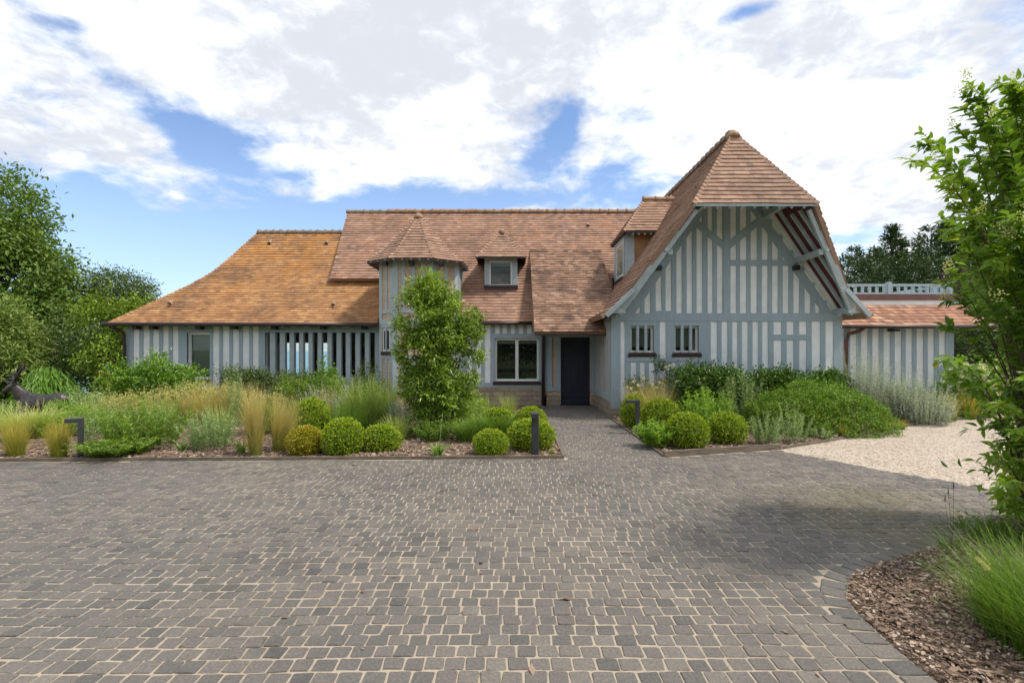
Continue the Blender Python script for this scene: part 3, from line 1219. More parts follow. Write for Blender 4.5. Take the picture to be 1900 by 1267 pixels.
# left wing front wall
YW = 15.35
tw_ = Timber(YW)
X_, Z_ = tw_.X, tw_.Z
def r2(v):
    return 180 + v / 3.519
win_a = (r2(590), r2(738))
band = (r2(1100), r2(1815))
front_wall('plaster_wall', YW, X_(235), -3.8, 0.0, Z_(600), [(X_(win_a[0]), X_(win_a[1]), 0.8, Z_(617.0)), (X_(band[0]), X_(band[1]), 0.75, Z_(616.5))])
wh = [(240, 278), (303, 345), (367, 407), (432, 470), (495, 533)]
tw_.stripes([(r2(a), r2(b)) for a, b in wh], 600, 745, 235, r2(590))
tw_.stripes([(r2(a), r2(b)) for a, b in [(758, 800), (822, 865), (888, 928), (952, 995), (1017, 1057)]], 600, 745, r2(738), r2(1100))
tw_.rect(r2(533), r2(760), 607.5, 616.5, 0.028)
tw_.rect(r2(1057), 705, 608, 617, 0.028)
tw_.rect(r2(1815), 706, 600, 745)
tw_.rect(r2(1100), r2(1815), 700, 712, .03)
for k in range(8):
    c = r2(1160 + k * 84)
    tw_.rect(c - 6, c + 6, 600, 608)
tw_.build()
window(X_(win_a[0]), X_(win_a[1]), 0.8, Z_(617.0), YW, 0.06, 0, True, None, blind=1.0)
gaps = [(1100, 1130), (1165, 1195), (1228, 1258), (1287, 1322), (1348, 1382), (1408, 1442), (1468, 1505), (1533, 1565), (1595, 1625), (1655, 1688), (1718, 1750), (1780, 1813)]
bw = MB()
bw.box(X_(band[0]), X_(band[1]), YW + 0.16, YW + 0.168, 0.75, Z_(616.5))
bandw = bw.build('glazed_screen', M['glass'], HOUSE)
for a, b in zip(gaps, gaps[1:]):
    m = MB()
    m.box(X_(r2(a[1])), X_(r2(b[0])), YW - 0.02, YW + 0.14, 0.75, Z_(617.2))
    m.build('stud', M['timber_light'], bandw, bevel=0.004)
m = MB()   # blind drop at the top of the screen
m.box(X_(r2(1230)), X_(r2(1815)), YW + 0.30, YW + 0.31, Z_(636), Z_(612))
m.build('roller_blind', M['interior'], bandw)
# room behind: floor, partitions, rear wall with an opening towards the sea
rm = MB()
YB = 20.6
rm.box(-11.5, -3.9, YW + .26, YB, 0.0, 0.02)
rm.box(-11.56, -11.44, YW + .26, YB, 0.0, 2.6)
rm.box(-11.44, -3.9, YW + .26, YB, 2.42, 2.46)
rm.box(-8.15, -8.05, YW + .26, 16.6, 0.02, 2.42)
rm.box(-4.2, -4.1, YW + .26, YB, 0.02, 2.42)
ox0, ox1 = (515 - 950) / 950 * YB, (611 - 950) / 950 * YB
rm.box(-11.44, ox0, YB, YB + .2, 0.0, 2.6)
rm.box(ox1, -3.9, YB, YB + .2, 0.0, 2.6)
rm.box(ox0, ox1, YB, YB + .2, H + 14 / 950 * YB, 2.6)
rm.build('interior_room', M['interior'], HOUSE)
fm = MB()
for px in (557, 585, 588, 611):
    c = (px - 950) / 950 * YB
    fm.box(c - .03, c + .03, YB - .05, YB + .05, 0.0, H + 14 / 950 * YB)
fm.box(ox0, ox1, YB - .04, YB + .04, 0.02, 0.1)
fm.build('patio_door_frame', M['brown'], HOUSE)
tr = MB()
tr.box(-12, -4, 20.9, 26.0, -0.08, 0.0)
tag(tr.build('rear_terrace', M['sand']), kind='structure')

# soffit lamps under the eave
for px in (254, 285, 371, 435, 510, 600, 676):
    m = MB()
    x = (px - 950) / 950 * 15.2
    m.box(x - .07, x + .07, 15.08, 15.3, 2.27, 2.37)
    m.build('eave_bracket', M['black'], HOUSE, bevel=0.01)
dp = MB()
x = (231 - 950) / 950 * 15.25
dp.tube([(x + .1 - .25, 14.95, 2.40), (x - .12, 15.0, 2.30), (x, 15.2, 2.18), (x, 15.25, 1.8), (x, 15.25, 0)], 0.045, 8)
dp.build('downpipe', M['brown'], HOUSE, smooth=True)

# --- main roof ---------------------------------------------------------------
MR = (19.0, 6.79)
ME = (15.15, 2.51)
def mz(y):
    return ME[1] + (MR[1] - ME[1]) / (MR[0] - ME[0]) * (y - ME[0])
yl = 16.45
main_roof = roof_part('main_roof', M['tile_main'], [
    ((-5.85, yl, mz(yl)), (5.46, yl, mz(yl)), (5.46, 19.0, 6.79), (-6.10, 19.0, 6.79)),
    ((-3.9, ME[0], ME[1]), (3.2, ME[0], ME[1]), (3.2, yl, mz(yl)), (-3.9, yl, mz(yl)))], 0.126)
rb = MB()
slab(rb, (5.46, 23, 2.4), (-6.1, 23, 2.4), (-6.1, 19, 6.79), (5.46, 19, 6.79))
rb.prism([(-6.0, 16.6, 3.9), (-6.0, 19, 6.6), (-6.0, 21.4, 3.9)], (0.2, 0, 0))
rb.build('rear_slope', M['tile_main'], main_roof)
m = MB()
caps(m, (-4.6, 19.0, 6.83), (5.2, 19.0, 6.83), 0.125, 0.325)
m.build('ridge_tile_row', M['ridge'], main_roof)
m = MB()
caps(m, (-6.12, 19.0, 6.82), (-4.6, 19.0, 6.82), 0.11, 0.3)
m.build('ridge_tile_row', M['ridge_grey'], main_roof)
vent(main_roof, (1091 - 950) / 950 * 18.35, 18.35, mz(18.35) + 0.03)

# --- main wall with the double window ---------------------------------------
YM = 15.4
tm = Timber(YM)
def r3(v):
    return 600 + v / 3.519
def q3(v):
    return 370 + v / 3.519
wx0, wx1, wz0, wz1 = tm.X(r3(1120)), tm.X(r3(1408)), tm.Z(q3(1185)), tm.Z(q3(907))
front_wall('plaster_wall', YM, -1.7, tm.X(1014), 0.42, 2.75, [(wx0, wx1, wz0, wz1)])
fw = MB()
fw.box(-1.7, 1.03, YM - 0.03, YM + .2, -0.05, tm.Z(q3(1225)))
fw.build('stone_base', M['stone'], HOUSE)
tm.stripes([(r3(a), r3(b)) for a, b in [(880, 905), (940, 972), (1000, 1030), (1053, 1090)]], 590, q3(1197), 845, r3(1120))
tm.rect(r3(1408), r3(1460), q3(800), q3(1225))
tm.rect(845, r3(1460), q3(1195), q3(1225), .028)
tm.rect(r3(1095), r3(1460), q3(877), q3(907), .03)
tm.stripes([(r3(a), r3(b)) for a, b in [(1118, 1150), (1168, 1198), (1222, 1250), (1273, 1303), (1327, 1357)]], q3(780), q3(880), r3(1095), r3(1460))
tm.build()
window(wx0, wx1, wz0, wz1, YM, 0.06, 1, True, 'dark', depth=0.05, sill_w=.06, blind=0.09)
m = MB()
x = tm.X(r3(1434))
m.tube([(x, 15.15, 2.42), (x, 15.25, 2.3), (x, 15.30, 2.2), (x, 15.30, 0)], 0.05, 8)
m.build('downpipe', M['brown'], HOUSE, smooth=True)

# --- entrance -----------------------------------------------------------------
td = Timber(YM)
YD = YM
dx0, dx1 = td.X(r3(1550)), td.X(r3(1742))
dzt = td.Z(q3(900))
front_wall('brick_wall', YD, td.X(1014), 2.70, 0.30, 2.6, [(dx0, dx1, 0.0, dzt)], mat=M['brick'])
front_wall('stone_base', YD - 0.03, td.X(1010), dx0 - .04, -0.05, 0.30, [], mat=M['stone'])
front_wall('stone_base', YD - 0.03, dx1 + .03, 2.70, -0.05, 0.30, [], mat=M['stone'])
td.rect(r3(1452), r3(1492), q3(868), q3(1255), .04)
td.rect(r3(1520), r3(1549), q3(868), q3(1255), .03)
td.rect(r3(1743), r3(1778), q3(868), q3(1255), .03)
td.rect(r3(1492), r3(1790), q3(868), q3(899), .033)
td.rect(r3(1485), r3(1525), q3(1222), q3(1245), .05)
td.rect(r3(1776), r3(1810), q3(1222), q3(1245), .05)
td.build()
m = MB()
m.box(dx0, dx1, YD + 0.10, YD + 0.15, 0.03, dzt)
door = m.build('front_door', M['door'], HOUSE)
m = MB()
wd = dx1 - dx0
for k in range(3):
    a = dx0 + wd * (0.12 + k * 0.265)
    m.box(a, a + wd * .22, YD + 0.088, YD + 0.10, 0.42, dzt - 0.12)
m.box(dx0, dx0 + wd * .09, YD + .082, YD + .10, 0.05, dzt)
m.box(dx1 - wd * .09, dx1, YD + .082, YD + .10, 0.05, dzt)
m.box(dx0 + wd * .09, dx1 - wd * .09, YD + .083, YD + .10, dzt - .1, dzt)
m.box(dx0 + wd * .09, dx1 - wd * .09, YD + .083, YD + .10, 0.24, 0.36)
m.box(dx0, dx1, YD + .06, YD + .10, 0.05, 0.17)
m.build('door_panel', M['door'], door, bevel=0.008)
m = MB()
m.tube([(dx1 - .09, YD + .09, 1.05), (dx1 - .09, YD + .03, 1.05), (dx1 - .2, YD + .03, 1.05)], 0.012, 6)
m.box(dx1 - .11, dx1 - .07, YD + .075, YD + .085, 0.95, 1.15)
m.build('door_handle', M['black'], door)
m = MB()
m.box(dx0 - .03, dx1 + .03, YD - 0.04, YD + .2, -0.02, 0.03)
m.build('threshold', M['black'], HOUSE, bevel=0.01)

# porch roof
pe, pt = (13.6, 2.15), (17.5, 5.11)
porch = roof_part('porch_roof', M['tile_porch'], [((0.60, pe[0], pe[1]), (3.0, pe[0], pe[1]), (3.0, pt[0], pt[1]), (0.60, pt[0], pt[1]))], 0.12, 0.12)
m = MB()
m.prism([(0.60, 13.72, 2.10), (0.60, 17.4, 4.93), (0.60, 15.15, 2.45)], (0.05, 0, 0))
m.build('porch_cheek', M['tile_main'], porch)
m = MB()
m.box(0.62, 2.5, 13.65, 13.7, 2.04, 2.13)
m.build('porch_fascia', M['brown'], porch)

# --- turret -------------------------------------------------------------------
tv = [(-3.88, 15.05), (-3.38, 14.6), (-2.25, 14.6), (-1.6, 15.1), (-1.6, 16.4), (-3.88, 16.4)]
m = MB()
m.prism([(p[0], p[1], 0.0) for p in tv], (0, 0, 4.4))
turret = m.build('turret', M['brick'], HOUSE)
tt = MB()
zig = MB()
def face_post(mb, a, b, f0, f1, z0, z1, proud):
    """upright board on the wall face from corner a to corner b between fractions f0..f1"""
    a, b = Vector((*a, 0)), Vector((*b, 0))
    d = b - a
    n = Vector((d.y, -d.x, 0)).normalized()
    p = [a + d * f0, a + d * f1]
    q = [p[0] + n * proud, p[1] + n * proud, p[1] - n * 0.02, p[0] - n * 0.02]
    mb.prism([(v.x, v.y, z0) for v in q], (0, 0, z1 - z0))
for i in range(5):
    a, b = tv[i], tv[i + 1]
    wdt = (Vector(b) - Vector(a)).length
    cw = 0.13 / wdt
    face_post(tt, a, b, -0.02, cw, 0.35, 4.35, 0.022 + i * .0008)
    face_post(tt, a, b, 1 - cw, 1.02, 0.35, 4.35, 0.0224 + i * .0008)
    face_post(tt, a, b, cw, 1 - cw, 2.30, 2.55, 0.027)
    face_post(tt, a, b, cw, 1 - cw, 2.72, 2.82, 0.027)
    face_post(tt, a, b, cw, 1 - cw, 4.16, 4.35, 0.027)
    ns = 1 if wdt < 0.9 else 3
    for k in range(ns):
        c = (k + 1) / (ns + 1)
        face_post(tt, a, b, c - 0.05 / wdt, c + 0.05 / wdt, 2.82, 4.16, 0.02)
        face_post(tt, a, b, c - 0.05 / wdt, c + 0.05 / wdt, 0.4, 1.45, 0.02)
    face_post(tt, a, b, cw, 1 - cw, 1.42, 1.52, 0.026)
    for k in range(ns + 1):
        if k % 2 == 1 or ns == 1:
            lo, hi = k / (ns + 1) + 0.06 / wdt, (k + 1) / (ns + 1) - 0.06 / wdt
            zig = MB()
            face_post(zig, a, b, max(lo, cw), min(hi, 1 - cw), 2.82, 4.16, 0.006)
            zig.build('herringbone_panel', M['brick_zig'], turret)
tt.build('timber_frame', M['timber_light'], turret)
# small window on the left face of the turret
wv = MB()
face_post(wv, tv[0], tv[1], 0.28, 0.78, 1.62, 2.28, 0.012)
tw2 = wv.build('window', M['frame'], HOUSE)
wv = MB()
face_post(wv, tv[0], tv[1], 0.34, 0.50, 1.68, 2.22, 0.018)
face_post(wv, tv[0], tv[1], 0.56, 0.72, 1.68, 2.22, 0.018)
wv.build('pane', M['dark'], tw2)
wv = MB()
face_post(wv, tv[0], tv[1], 0.2, 0.86, 1.52, 1.61, 0.07)
wv.build('sill', M['sill'], tw2)
wv = MB()
face_post(wv, tv[0], tv[1], 0.51, 0.57, 1.6, 2.3, 0.05)
wv.build('bar', M['timber_light'], tw2)
# turret roof
ez = 4.22
rv = [(-4.19, 14.8), (-3.43, 14.25), (-2.2, 14.25), (-1.45, 14.8), (-1.38, 16.2), (-2.2, 16.75), (-3.43, 16.75), (-4.19, 16.2)]
ap = (-2.82, 15.47, 5.73)
nbt = NB()
st = MB()
hips_t = []
fn = []
flare = 0.30
inner = [(ap[0] + (p[0] - ap[0]) * (1 - flare), ap[1] + (p[1] - ap[1]) * (1 - flare), ez + (ap[2] - ez) * flare * 0.78) for p in rv]
for i in range(8):
    a, b = (*rv[i], ez), (*rv[(i + 1) % 8], ez)
    c, d = inner[(i + 1) % 8], inner[i]
    tile_strip(nbt, a, b, c, d, expo=0.115, tw=0.15)
    e0 = tuple(np.array(ap) + (np.array(d) - np.array(ap)) * 0.03)
    e1 = tuple(np.array(ap) + (np.array(c) - np.array(ap)) * 0.03)
    tile_strip(nbt, d, c, e1, e0, expo=0.115, tw=0.15)
    st.prism([a, b, c, d], (0, 0, -0.07))
    fn.append(((nrm_of(a, b, c)), (nrm_of(d, c, ap))))
nbt.v = [v - np.array((0, 15.4, 0)) for v in nbt.v]
troof = nbt.build('turret_roof', M['tile_gable'], HOUSE)
st.build('roof_boarding', M['brown'], troof)
for i in range(8):
    pr = (i - 1) % 8
    hips_t.append(((*rv[i], ez), inner[i], fn[pr][0], fn[i][0], 0.06))
    hips_t.append((inner[i], ap, fn[pr][1], fn[i][1], 0.06))
add_hips(troof, M['tile_gable'], hips_t)
m = MB()
m.tube([(ap[0], ap[1], ap[2] - .12), (ap[0], ap[1], ap[2] - .02), (ap[0], ap[1], ap[2] + .03), (ap[0], ap[1], ap[2] + .07)], [0.15, 0.13, 0.09, 0.02], 10)
m.build('apex_cap', M['ridge'], troof, smooth=True)
# rafters and brackets below the turret eave
for i in range(5):
    a, b = Vector((*rv[i], 0)), Vector((*rv[(i + 1) % 8], 0))
    L = (b - a).length
    m = MB()
    for k in range(int(L / 0.24)):
        f = (k + 0.5) / int(L / 0.24)
        p = a.lerp(b, f)
        q = p.lerp(Vector((ap[0], ap[1], 0)), 0.28)
        m = MB()
        m.beam((p.x, p.y, ez - 0.05), (q.x, q.y, ez + 0.20), 0.05, 0.06)
        m.build('rafter', M['timber_light'], troof)
for px in (714, 763, 818):
    m = MB()
    y = 14.45
    x = (px - 950) / 950 * y
    m.box(x - .06, x + .06, y - .1, y + .2, 4.05, 4.17)
    m.build('eave_bracket', M['black'], HOUSE, bevel=0.01)

# --- small hipped dormer on the main roof -------------------------------------
dY = 16.05
X0d, X1d = P(899, 0, dY)[0], P(960, 0, dY)[0]
zt, zb = P(0, 476, dY)[2], P(0, 536, dY)[2]
wxa, wxb, wza, wzb = P(907, 0, dY)[0], P(951, 0, dY)[0], P(0, 531, dY)[2], P(0, 484, dY)[2]
m = MB()
for (a, b, c, d) in ((X0d, wxa, zb, zt), (wxb, X1d, zb, zt), (wxa, wxb, zb, wza), (wxa, wxb, wzb, zt)):
    m.box(a, b, dY, dY + .1, c, d)
m.prism([(X0d, dY + .1, zb), (X0d, dY + .1, zt), (X0d, 17.3, zt)], (0.06, 0, 0))
m.prism([(X1d - .06, dY + .1, zb), (X1d - .06, dY + .1, zt), (X1d - .06, 17.3, zt)], (0.06, 0, 0))
dorm = m.build('dormer', M['timber_light'], HOUSE, bevel=0.004)
w = window(wxa, wxb, wza, wzb, dY, 0.06, 0, False, 'dark', depth=0.04, blind=0.12)
m = MB()
m.box(X0d - .02, X1d + .02, dY - .07, dY + .05, zb + .02, zb + .11)
m.build('sill', M['sill'], w, bevel=0.01)
m = MB()
m.box(X0d, X1d, dY - .03, dY + .05, zb - .08, zb + .02)
m.build('apron', M['flash'], dorm)
de = 4.53
A, B = (-1.10, 15.72, de), (0.42, 15.72, de)
apx = (-0.315, 16.6, 5.50)
cL, cR = (-1.10, 17.05, de), (0.42, 17.05, de)
bk = (-0.315, 17.9, 5.50)
nbd = NB()
sd = MB()
am, bm_ = tuple(np.array(apx) + (np.array(A) - np.array(apx)) * .04), tuple(np.array(apx) + (np.array(B) - np.array(apx)) * .04)
tile_strip(nbd, A, B, bm_, am, expo=0.12, tw=.15)
tile_strip(nbd, cL, A, apx, bk, expo=0.12, tw=.15)
tile_strip(nbd, B, cR, bk, apx, expo=0.12, tw=.15)
sd.prism([A, B, apx], (0, 0, -.06))
sd.prism([cL, A, apx, bk], (0, 0, -.06))
sd.prism([B, cR, bk, apx], (0, 0, -.06))
nbd.v = [v - np.array((0, 15.4, 0)) for v in nbd.v]
droof = nbd.build('dormer_roof', M['tile_gable'], HOUSE)
sd.build('roof_boarding', M['brown'], droof)
nf, nl, nr_ = nrm_of(A, B, apx), nrm_of(cL, A, apx), nrm_of(B, cR, apx)
add_hips(droof, M['tile_gable'], [(A, apx, nl, nf, .06), (B, apx, nf, nr_, .06)])
m = MB()
m.tube([(apx[0], apx[1] - .02, 5.42), (apx[0], apx[1] - .02, 5.5), (apx[0], apx[1], 5.6)], [0.14, 0.13, 0.03], 10)
caps(m, apx, bk, 0.09, 0.3)
m.build('ridge_tile_row', M['ridge'], droof)

# --- the big gable ------------------------------------------------------------
GX, GY = 5.46, 13.06
SL = 1.48
PK = 7.02
def gx(z, s):      # slope surface half width
    return GX + s * (PK - z) / SL
back = 20.4
hl, hr = (gx(4.95, -1), 11.48, 4.95), (gx(4.95, 1), 11.48, 4.95)
pk = (GX, 12.65, PK)
vz, ve = 2.82, 2.50
lq = [((gx(vz, -1), back, vz), (gx(vz, -1), 12.45, vz), hl, (hl[0], back, hl[2])),
      ((hl[0], back, hl[2]), hl, pk, (GX, back, PK)),
      ((GX - 3.40, back, ve), (GX - 3.32, 12.33, ve), (gx(vz, -1), 12.45, vz), (gx(vz, -1), back, vz))]
rq = [((gx(vz, 1), 12.45, vz), (gx(vz, 1), back, vz), (hr[0], back, hr[2]), hr),
      (hr, (hr[0], back, hr[2]), (GX, back, PK), pk),
      ((GX + 3.24, 12.33, ve), (GX + 3.24, back, ve), (gx(vz, 1), back, vz), (gx(vz, 1), 12.45, vz))]
groof = roof_part('gable_roof', M['tile_gable'], lq + rq, 0.13, 0.09)
hipq = (hl, hr, (GX + .04, 12.64, PK - .01), (GX - .04, 12.64, PK - .01))
nbh = NB()
tile_strip(nbh, *hipq, expo=0.13)
nbh.v = [v - np.array((0, 15.4, 0)) for v in nbh.v]
hip = nbh.build('half_hip', M['tile_gable'], groof)
m = MB()
m.prism([hl, hr, pk], (0, 0, -.07))
m.build('roof_boarding', M['timber_light'], groof)
nl, nh, nr_ = nrm_of(hl, (hl[0], back, hl[2]), pk), nrm_of(hl, hr, pk), nrm_of(hr, (hr[0], back, hr[2]), pk)
add_hips(groof, M['tile_gable'], [(hl, pk, nl, nh, .09), (hr, pk, nh, nr_, .09)])
m = MB()
caps(m, (GX, 12.75, PK + .04), (GX, back, PK + .04), 0.12, 0.33)
m.build('ridge_tile_row', M['ridge_grey'], groof)
m = MB()
m.tube([(GX, 12.64, PK - .16), (GX, 12.66, PK - .05), (GX, 12.70, PK + .02), (GX, 12.74, PK + .045)], [0.19, 0.145, 0.085, 0.03], 7)
m.build('apex_cap', M['ridge'], groof, smooth=True)
vent(groof, 5.0, 16.0, gx(0, 0) * 0 + PK - SL * (GX - 5.0) + .03)

# soffit boards, rafters, barge boards
for s in (1, -1):
    def un(z, y, d):   # point below the slope, d down along the normal
        return (gx(z, s) - s * d * 0.83, y, z - d * 0.56)
    m = MB()
    quad = [un(2.6, GY, .11), un(2.6, 12.55, .11), un(4.93, 11.56, .11), un(4.93, GY, .11)]
    m.prism(quad, Vector((-s * .012, 0, -.008)))
    m.prism([un(4.93, GY, .11), un(4.93, 11.56, .11), un(5.75, 12.06, .11), un(5.75, GY, .11)], Vector((-s * .012, 0, -.008)))
    m.build('soffit_boards', M['red'], groof)
    # rafters
    for k, y in enumerate((12.98, 12.62, 12.26, 11.92)):
        zlow = 2.62 if y > 12.5 else 2.62 + (12.5 - y) / (12.5 - 11.56) * 2.3
        m = MB()
        wd_ = 0.13 if k == 0 else 0.075
        m.beam(un(zlow, y, .15), un(5.6 if k < 2 else 5.0, y, .15), wd_, 0.08, side=(0, 1, 0))
        m.build('rafter', M['white'] if k == 0 else M['timber_light'], groof)
    m = MB()
    m.beam(un(2.62, 12.50, .13), un(4.93, 11.62, .13), 0.075, 0.17, side=(0, 1, 0))
    m.build('barge_board', M['timber_light'], groof, bevel=0.006)
    m = MB()
    m.beam((GX + s * 3.18, 12.36, ve - .02), (gx(3.2, s) - s * .03, 12.26, 3.10), 0.06, 0.11, side=(0, 1, 0))
    m.build('barge_board', M['timber_light'], groof, bevel=0.006)
    for (xx, zz, y1) in ((GX + s * 1.76, 3.92, 11.95), (GX + s * 0.95, 5.06, 11.85)):
        m = MB()
        m.beam((xx, GY + .05, zz), (xx, y1, zz + .03), 0.11, 0.13, side=(1, 0, 0))
        m.build('purlin', M['timber_light'], groof, bevel=0.006)
    m = MB()
    m.box(GX + s * 2.86 - .16, GX + s * 2.86 + .16, 12.42, GY + .05, 2.55, 2.70)
    m.build('bracket', M['timber_light'], groof, bevel=0.008)
    m = MB()
    x = GX + s * 1.74
    m.box(x - .07, x + .07, GY - .16, GY - .02, 3.68, 3.80)
    m.build('spotlight', M['black'], HOUSE, bevel=0.01)
m = MB()
x = (1300 - 950) / 950 * 12.9
for k in range(9):
    x = hl[0] + (hr[0] - hl[0]) * (k + 1) / 10
    m = MB()
    m.beam((x, 11.52, 4.86), (x, 11.64, 5.03), 0.05, 0.05, side=(1, 0, 0))
    m.build('rafter', M['timber_light'], groof)

# gable front wall
tg = Timber(GY)
XL, XRr = tg.X(1133), tg.X(1562)
def r5(v):
    return 900 + v / 3.519
def q5(v):
    return 560 + v / 3.519
def r4(v):
    return 1060 + v / 3.167
def q4(v):
    return 220 + v / 3.167
def r6(v):
    return 1400 + v / 3.016
def q6(v):
    return 440 + v / 3.016
wins = []
for (a, b) in ((950, 1100), (1238, 1393)):
    wins.append((tg.X(r5(a)), tg.X(r5(b)), tg.Z(q5(330)), tg.Z(q5(158))))
front_wall('plaster_wall', GY, XL, XRr, 0.36, 2.6, wins)
m = MB()
m.prism([(XL, GY, 2.6), (XRr, GY, 2.6), (gx(6.75, 1), GY, 6.6), (gx(6.75, -1), GY, 6.6)], (0, .2, 0))
m.build('plaster_gable', M['white'], HOUSE)
m = MB()
m.box(XL - .03, XRr + .03, GY - .03, GY + .2, -.05, 0.36)
m.build('stone_base', M['stone'], HOUSE)
m = MB()
m.box(XL - .03, XL + .2, GY + .2, 15.36, -.05, 0.36)
m.build('stone_base', M['stone'], HOUSE)
# lower storey timbers
lowb = 752
tg.rect(1133, r5(883), q5(85), lowb + 6, .03)
tg.rect(r5(912), r5(950), q5(85), lowb)
tg.rect(r5(1100), r5(1140), q5(85), q5(390))
tg.rect(r5(1180), r5(1238), q5(85), q5(390))
tg.rect(r5(1393), r5(1472), q5(85), lowb)
tg.rect(r5(912), r5(1472), q5(372), q5(390), .028)
tg.rect(r5(930), r5(1120), q5(128), q5(157), .027)
tg.rect(r5(1225), r5(1405), q5(128), q5(157), .0274)
tg.rect(r5(1100), r5(1238), q5(60), q5(128), .0265)
tg.stripes([(r5(a), r5(b)) for a, b in [(945, 985), (1010, 1042), (1068, 1105), (1140, 1178), (1215, 1243), (1273, 1308), (1335, 1370)]], q5(390), lowb, r5(912), r5(1393))
tg.stripes([(r5(a), r5(b)) for a, b in [(1472, 1515), (1543, 1583), (1612, 1648), (1675, 1715), (1745, 1782), (1808, 1848)]], q5(85), lowb, r5(1472), r6(40))
tg.stripes([(r6(a), r6(b)) for a, b in [(40, 75), (105, 150), (178, 218), (248, 290), (318, 367), (395, 440)]], q5(85), lowb, r6(40), 1562)
tg.rect(r6(85), r6(310), q6(545), q6(575), .03)
tg.rect(1133, 1562, q5(75), q5(127), .034)
tg.rect(1133, 1562, lowb - 10, lowb + 2, .034)
# upper storey: studs clipped by the slope
def ztop(px):
    x = tg.X(px)
    return PK - SL * abs(x - GX) - 0.30
wh = [(370, 405), (430, 465), (495, 530), (553, 588), (617, 650), (677, 710), (735, 770), (800, 830), (855, 890), (932, 968), (990, 1028), (1053, 1090), (1118, 1153), (1178, 1213), (1240, 1275), (1303, 1338), (1368, 1403), (1430, 1455)]
edges = [320] + [v for w_ in wh for v in w_] + [1500]
for a, b in zip(edges[::2], edges[1::2]):
    c = (r4(a) + r4(b)) / 2
    zt_ = min(ztop(r4(a)), ztop(r4(b)))
    if zt_ > 2.6:
        tg.k += 1
        tg.m.box(tg.X(r4(a)), tg.X(r4(b)), GY - .02 - (tg.k % 7) * .0006, GY + .05, 2.5, min(zt_, 6.0))
tg.rect(r4(890), r4(932), q4(480), q4(1160), .03)
tg.rect(r4(920), r4(1290), q4(833), q4(865), .031)
for (p, q) in (((735, 615), (910, 760)), ((915, 755), (1120, 590))):
    tg.rake((r4(p[0]), q4(p[1])), (r4(q[0]), q4(q[1])), 12)
for (p, q) in (((1055, 500), (1520, 1165)), ((760, 540), (330, 1165))):
    tg.rake((r4(p[0]), q4(p[1])), (r4(q[0]), q4(q[1])), 15, .03)
pts = []
for a, b in zip(edges[2:-2:2], edges[3:-2:2]):
    c = (r4(a) + r4(b)) / 2
    pts += [(c, q5(82)), (c, q5(122))]
tg.pegs(pts)
tg.build()
for i, wn in enumerate(wins):
    window(*wn, GY, 0.05, 1 if False else 0, True, 'dark', bars=2, depth=0.08, sill_w=.07, blind=0.85)

# gable left flank
m = MB()
m.box(XL, XL + .2, GY + .2, 15.4, 0.36, 2.5)
m.build('flank_wall', M['brick'], HOUSE)
m = MB()
ns = 7
for k in range(ns + 1):
    y = GY + .02 + (15.36 - GY) * k / ns
    m.box(XL - .02, XL + .03, y, y + .12, 0.36, 2.5)
m.box(XL - .03, XL + .03, GY + .14, 15.36, 0.36, 0.52)
m.box(XL - .028, XL + .03, GY + .14, 15.36, 2.3, 2.5)
m.beam((XL - .004, 14.35, 0.5), (XL - .004, 15.2, 2.3), 0.1, 0.04, side=(0, 1, 0))
m.build('timber_frame', M['timber_light'], HOUSE)
m = MB()
m.box(XRr - .2, XRr, GY + .2, 20, -.05, 3.0)
m.build('flank_wall', M['white'], HOUSE)

# --- dormer on the left slope of the gable -----------------------------------
m = MB()
cheek = 14.77
fx = 3.28
m.prism([(fx, cheek, 3.70), (fx, cheek, 5.03), (4.15, cheek, 5.03)], (0, .08, 0))
sd2 = m.build('dormer', M['tile_wing'], HOUSE)
m = MB()
m.prism([(fx, 16.15, 3.70), (fx, 16.15, 5.03), (4.15, 16.15, 5.03)], (0, .08, 0))
m.build('dormer_cheek', M['tile_wing'], sd2)
m = MB()
m.box(fx - .04, fx + .06, cheek - .02, cheek + .22, 3.72, 5.0)
m.box(fx - .04, fx + .06, 16.0, 16.25, 3.72, 5.0)
m.box(fx - .04, fx + .06, cheek + .22, 16.0, 4.86, 5.0)
m.box(fx - .04, fx + .25, cheek - .022, cheek + .04, 3.70, 5.01)
m.build('post', M['timber_light'], sd2, bevel=0.004)
m = MB()
m.box(fx - .02, fx + .02, cheek + .22, 16.0, 3.85, 4.86)
ww = m.build('window', M['frame'], HOUSE)
m = MB()
m.box(fx - .03, fx - .022, cheek + .28, 15.9, 3.92, 4.80)
m.build('pane', M['glass'], ww)
m = MB()
m.box(fx - .1, fx + .02, cheek, 16.2, 3.66, 3.76)
m.build('sill', M['sill'], ww)
e2 = 5.03
A, B = (3.16, 14.45, e2), (3.18, 16.47, e2)
rg0, rg1 = (4.0, 15.46, 6.21), (4.95, 15.46, 6.21)
Af, Bf = (4.15, 14.45, e2), (4.15, 16.47, e2)
nbd = NB()
sd_ = MB()
tile_strip(nbd, A, Af, rg1, rg0, expo=.125)
tile_strip(nbd, Bf, B, rg0, rg1, expo=.125)
e0 = tuple(np.array(rg0) + (np.array(B) - np.array(rg0)) * .03)
e1 = tuple(np.array(rg0) + (np.array(A) - np.array(rg0)) * .03)
tile_strip(nbd, B, A, e1, e0, expo=.125)
sd_.prism([A, Af, rg1, rg0], (0, 0, -.07))
sd_.prism([Bf, B, rg0, rg1], (0, 0, -.07))
sd_.prism([B, A, rg0], (0, 0, -.07))
nbd.v = [v - np.array((0, 15.4, 0)) for v in nbd.v]
dr2 = nbd.build('dormer_roof', M['tile_gable'], HOUSE)
sd_.build('roof_boarding', M['brown'], dr2)
n1, n2, n3 = nrm_of(A, Af, rg0), nrm_of(A, B, rg0), nrm_of(B, Bf, rg0)
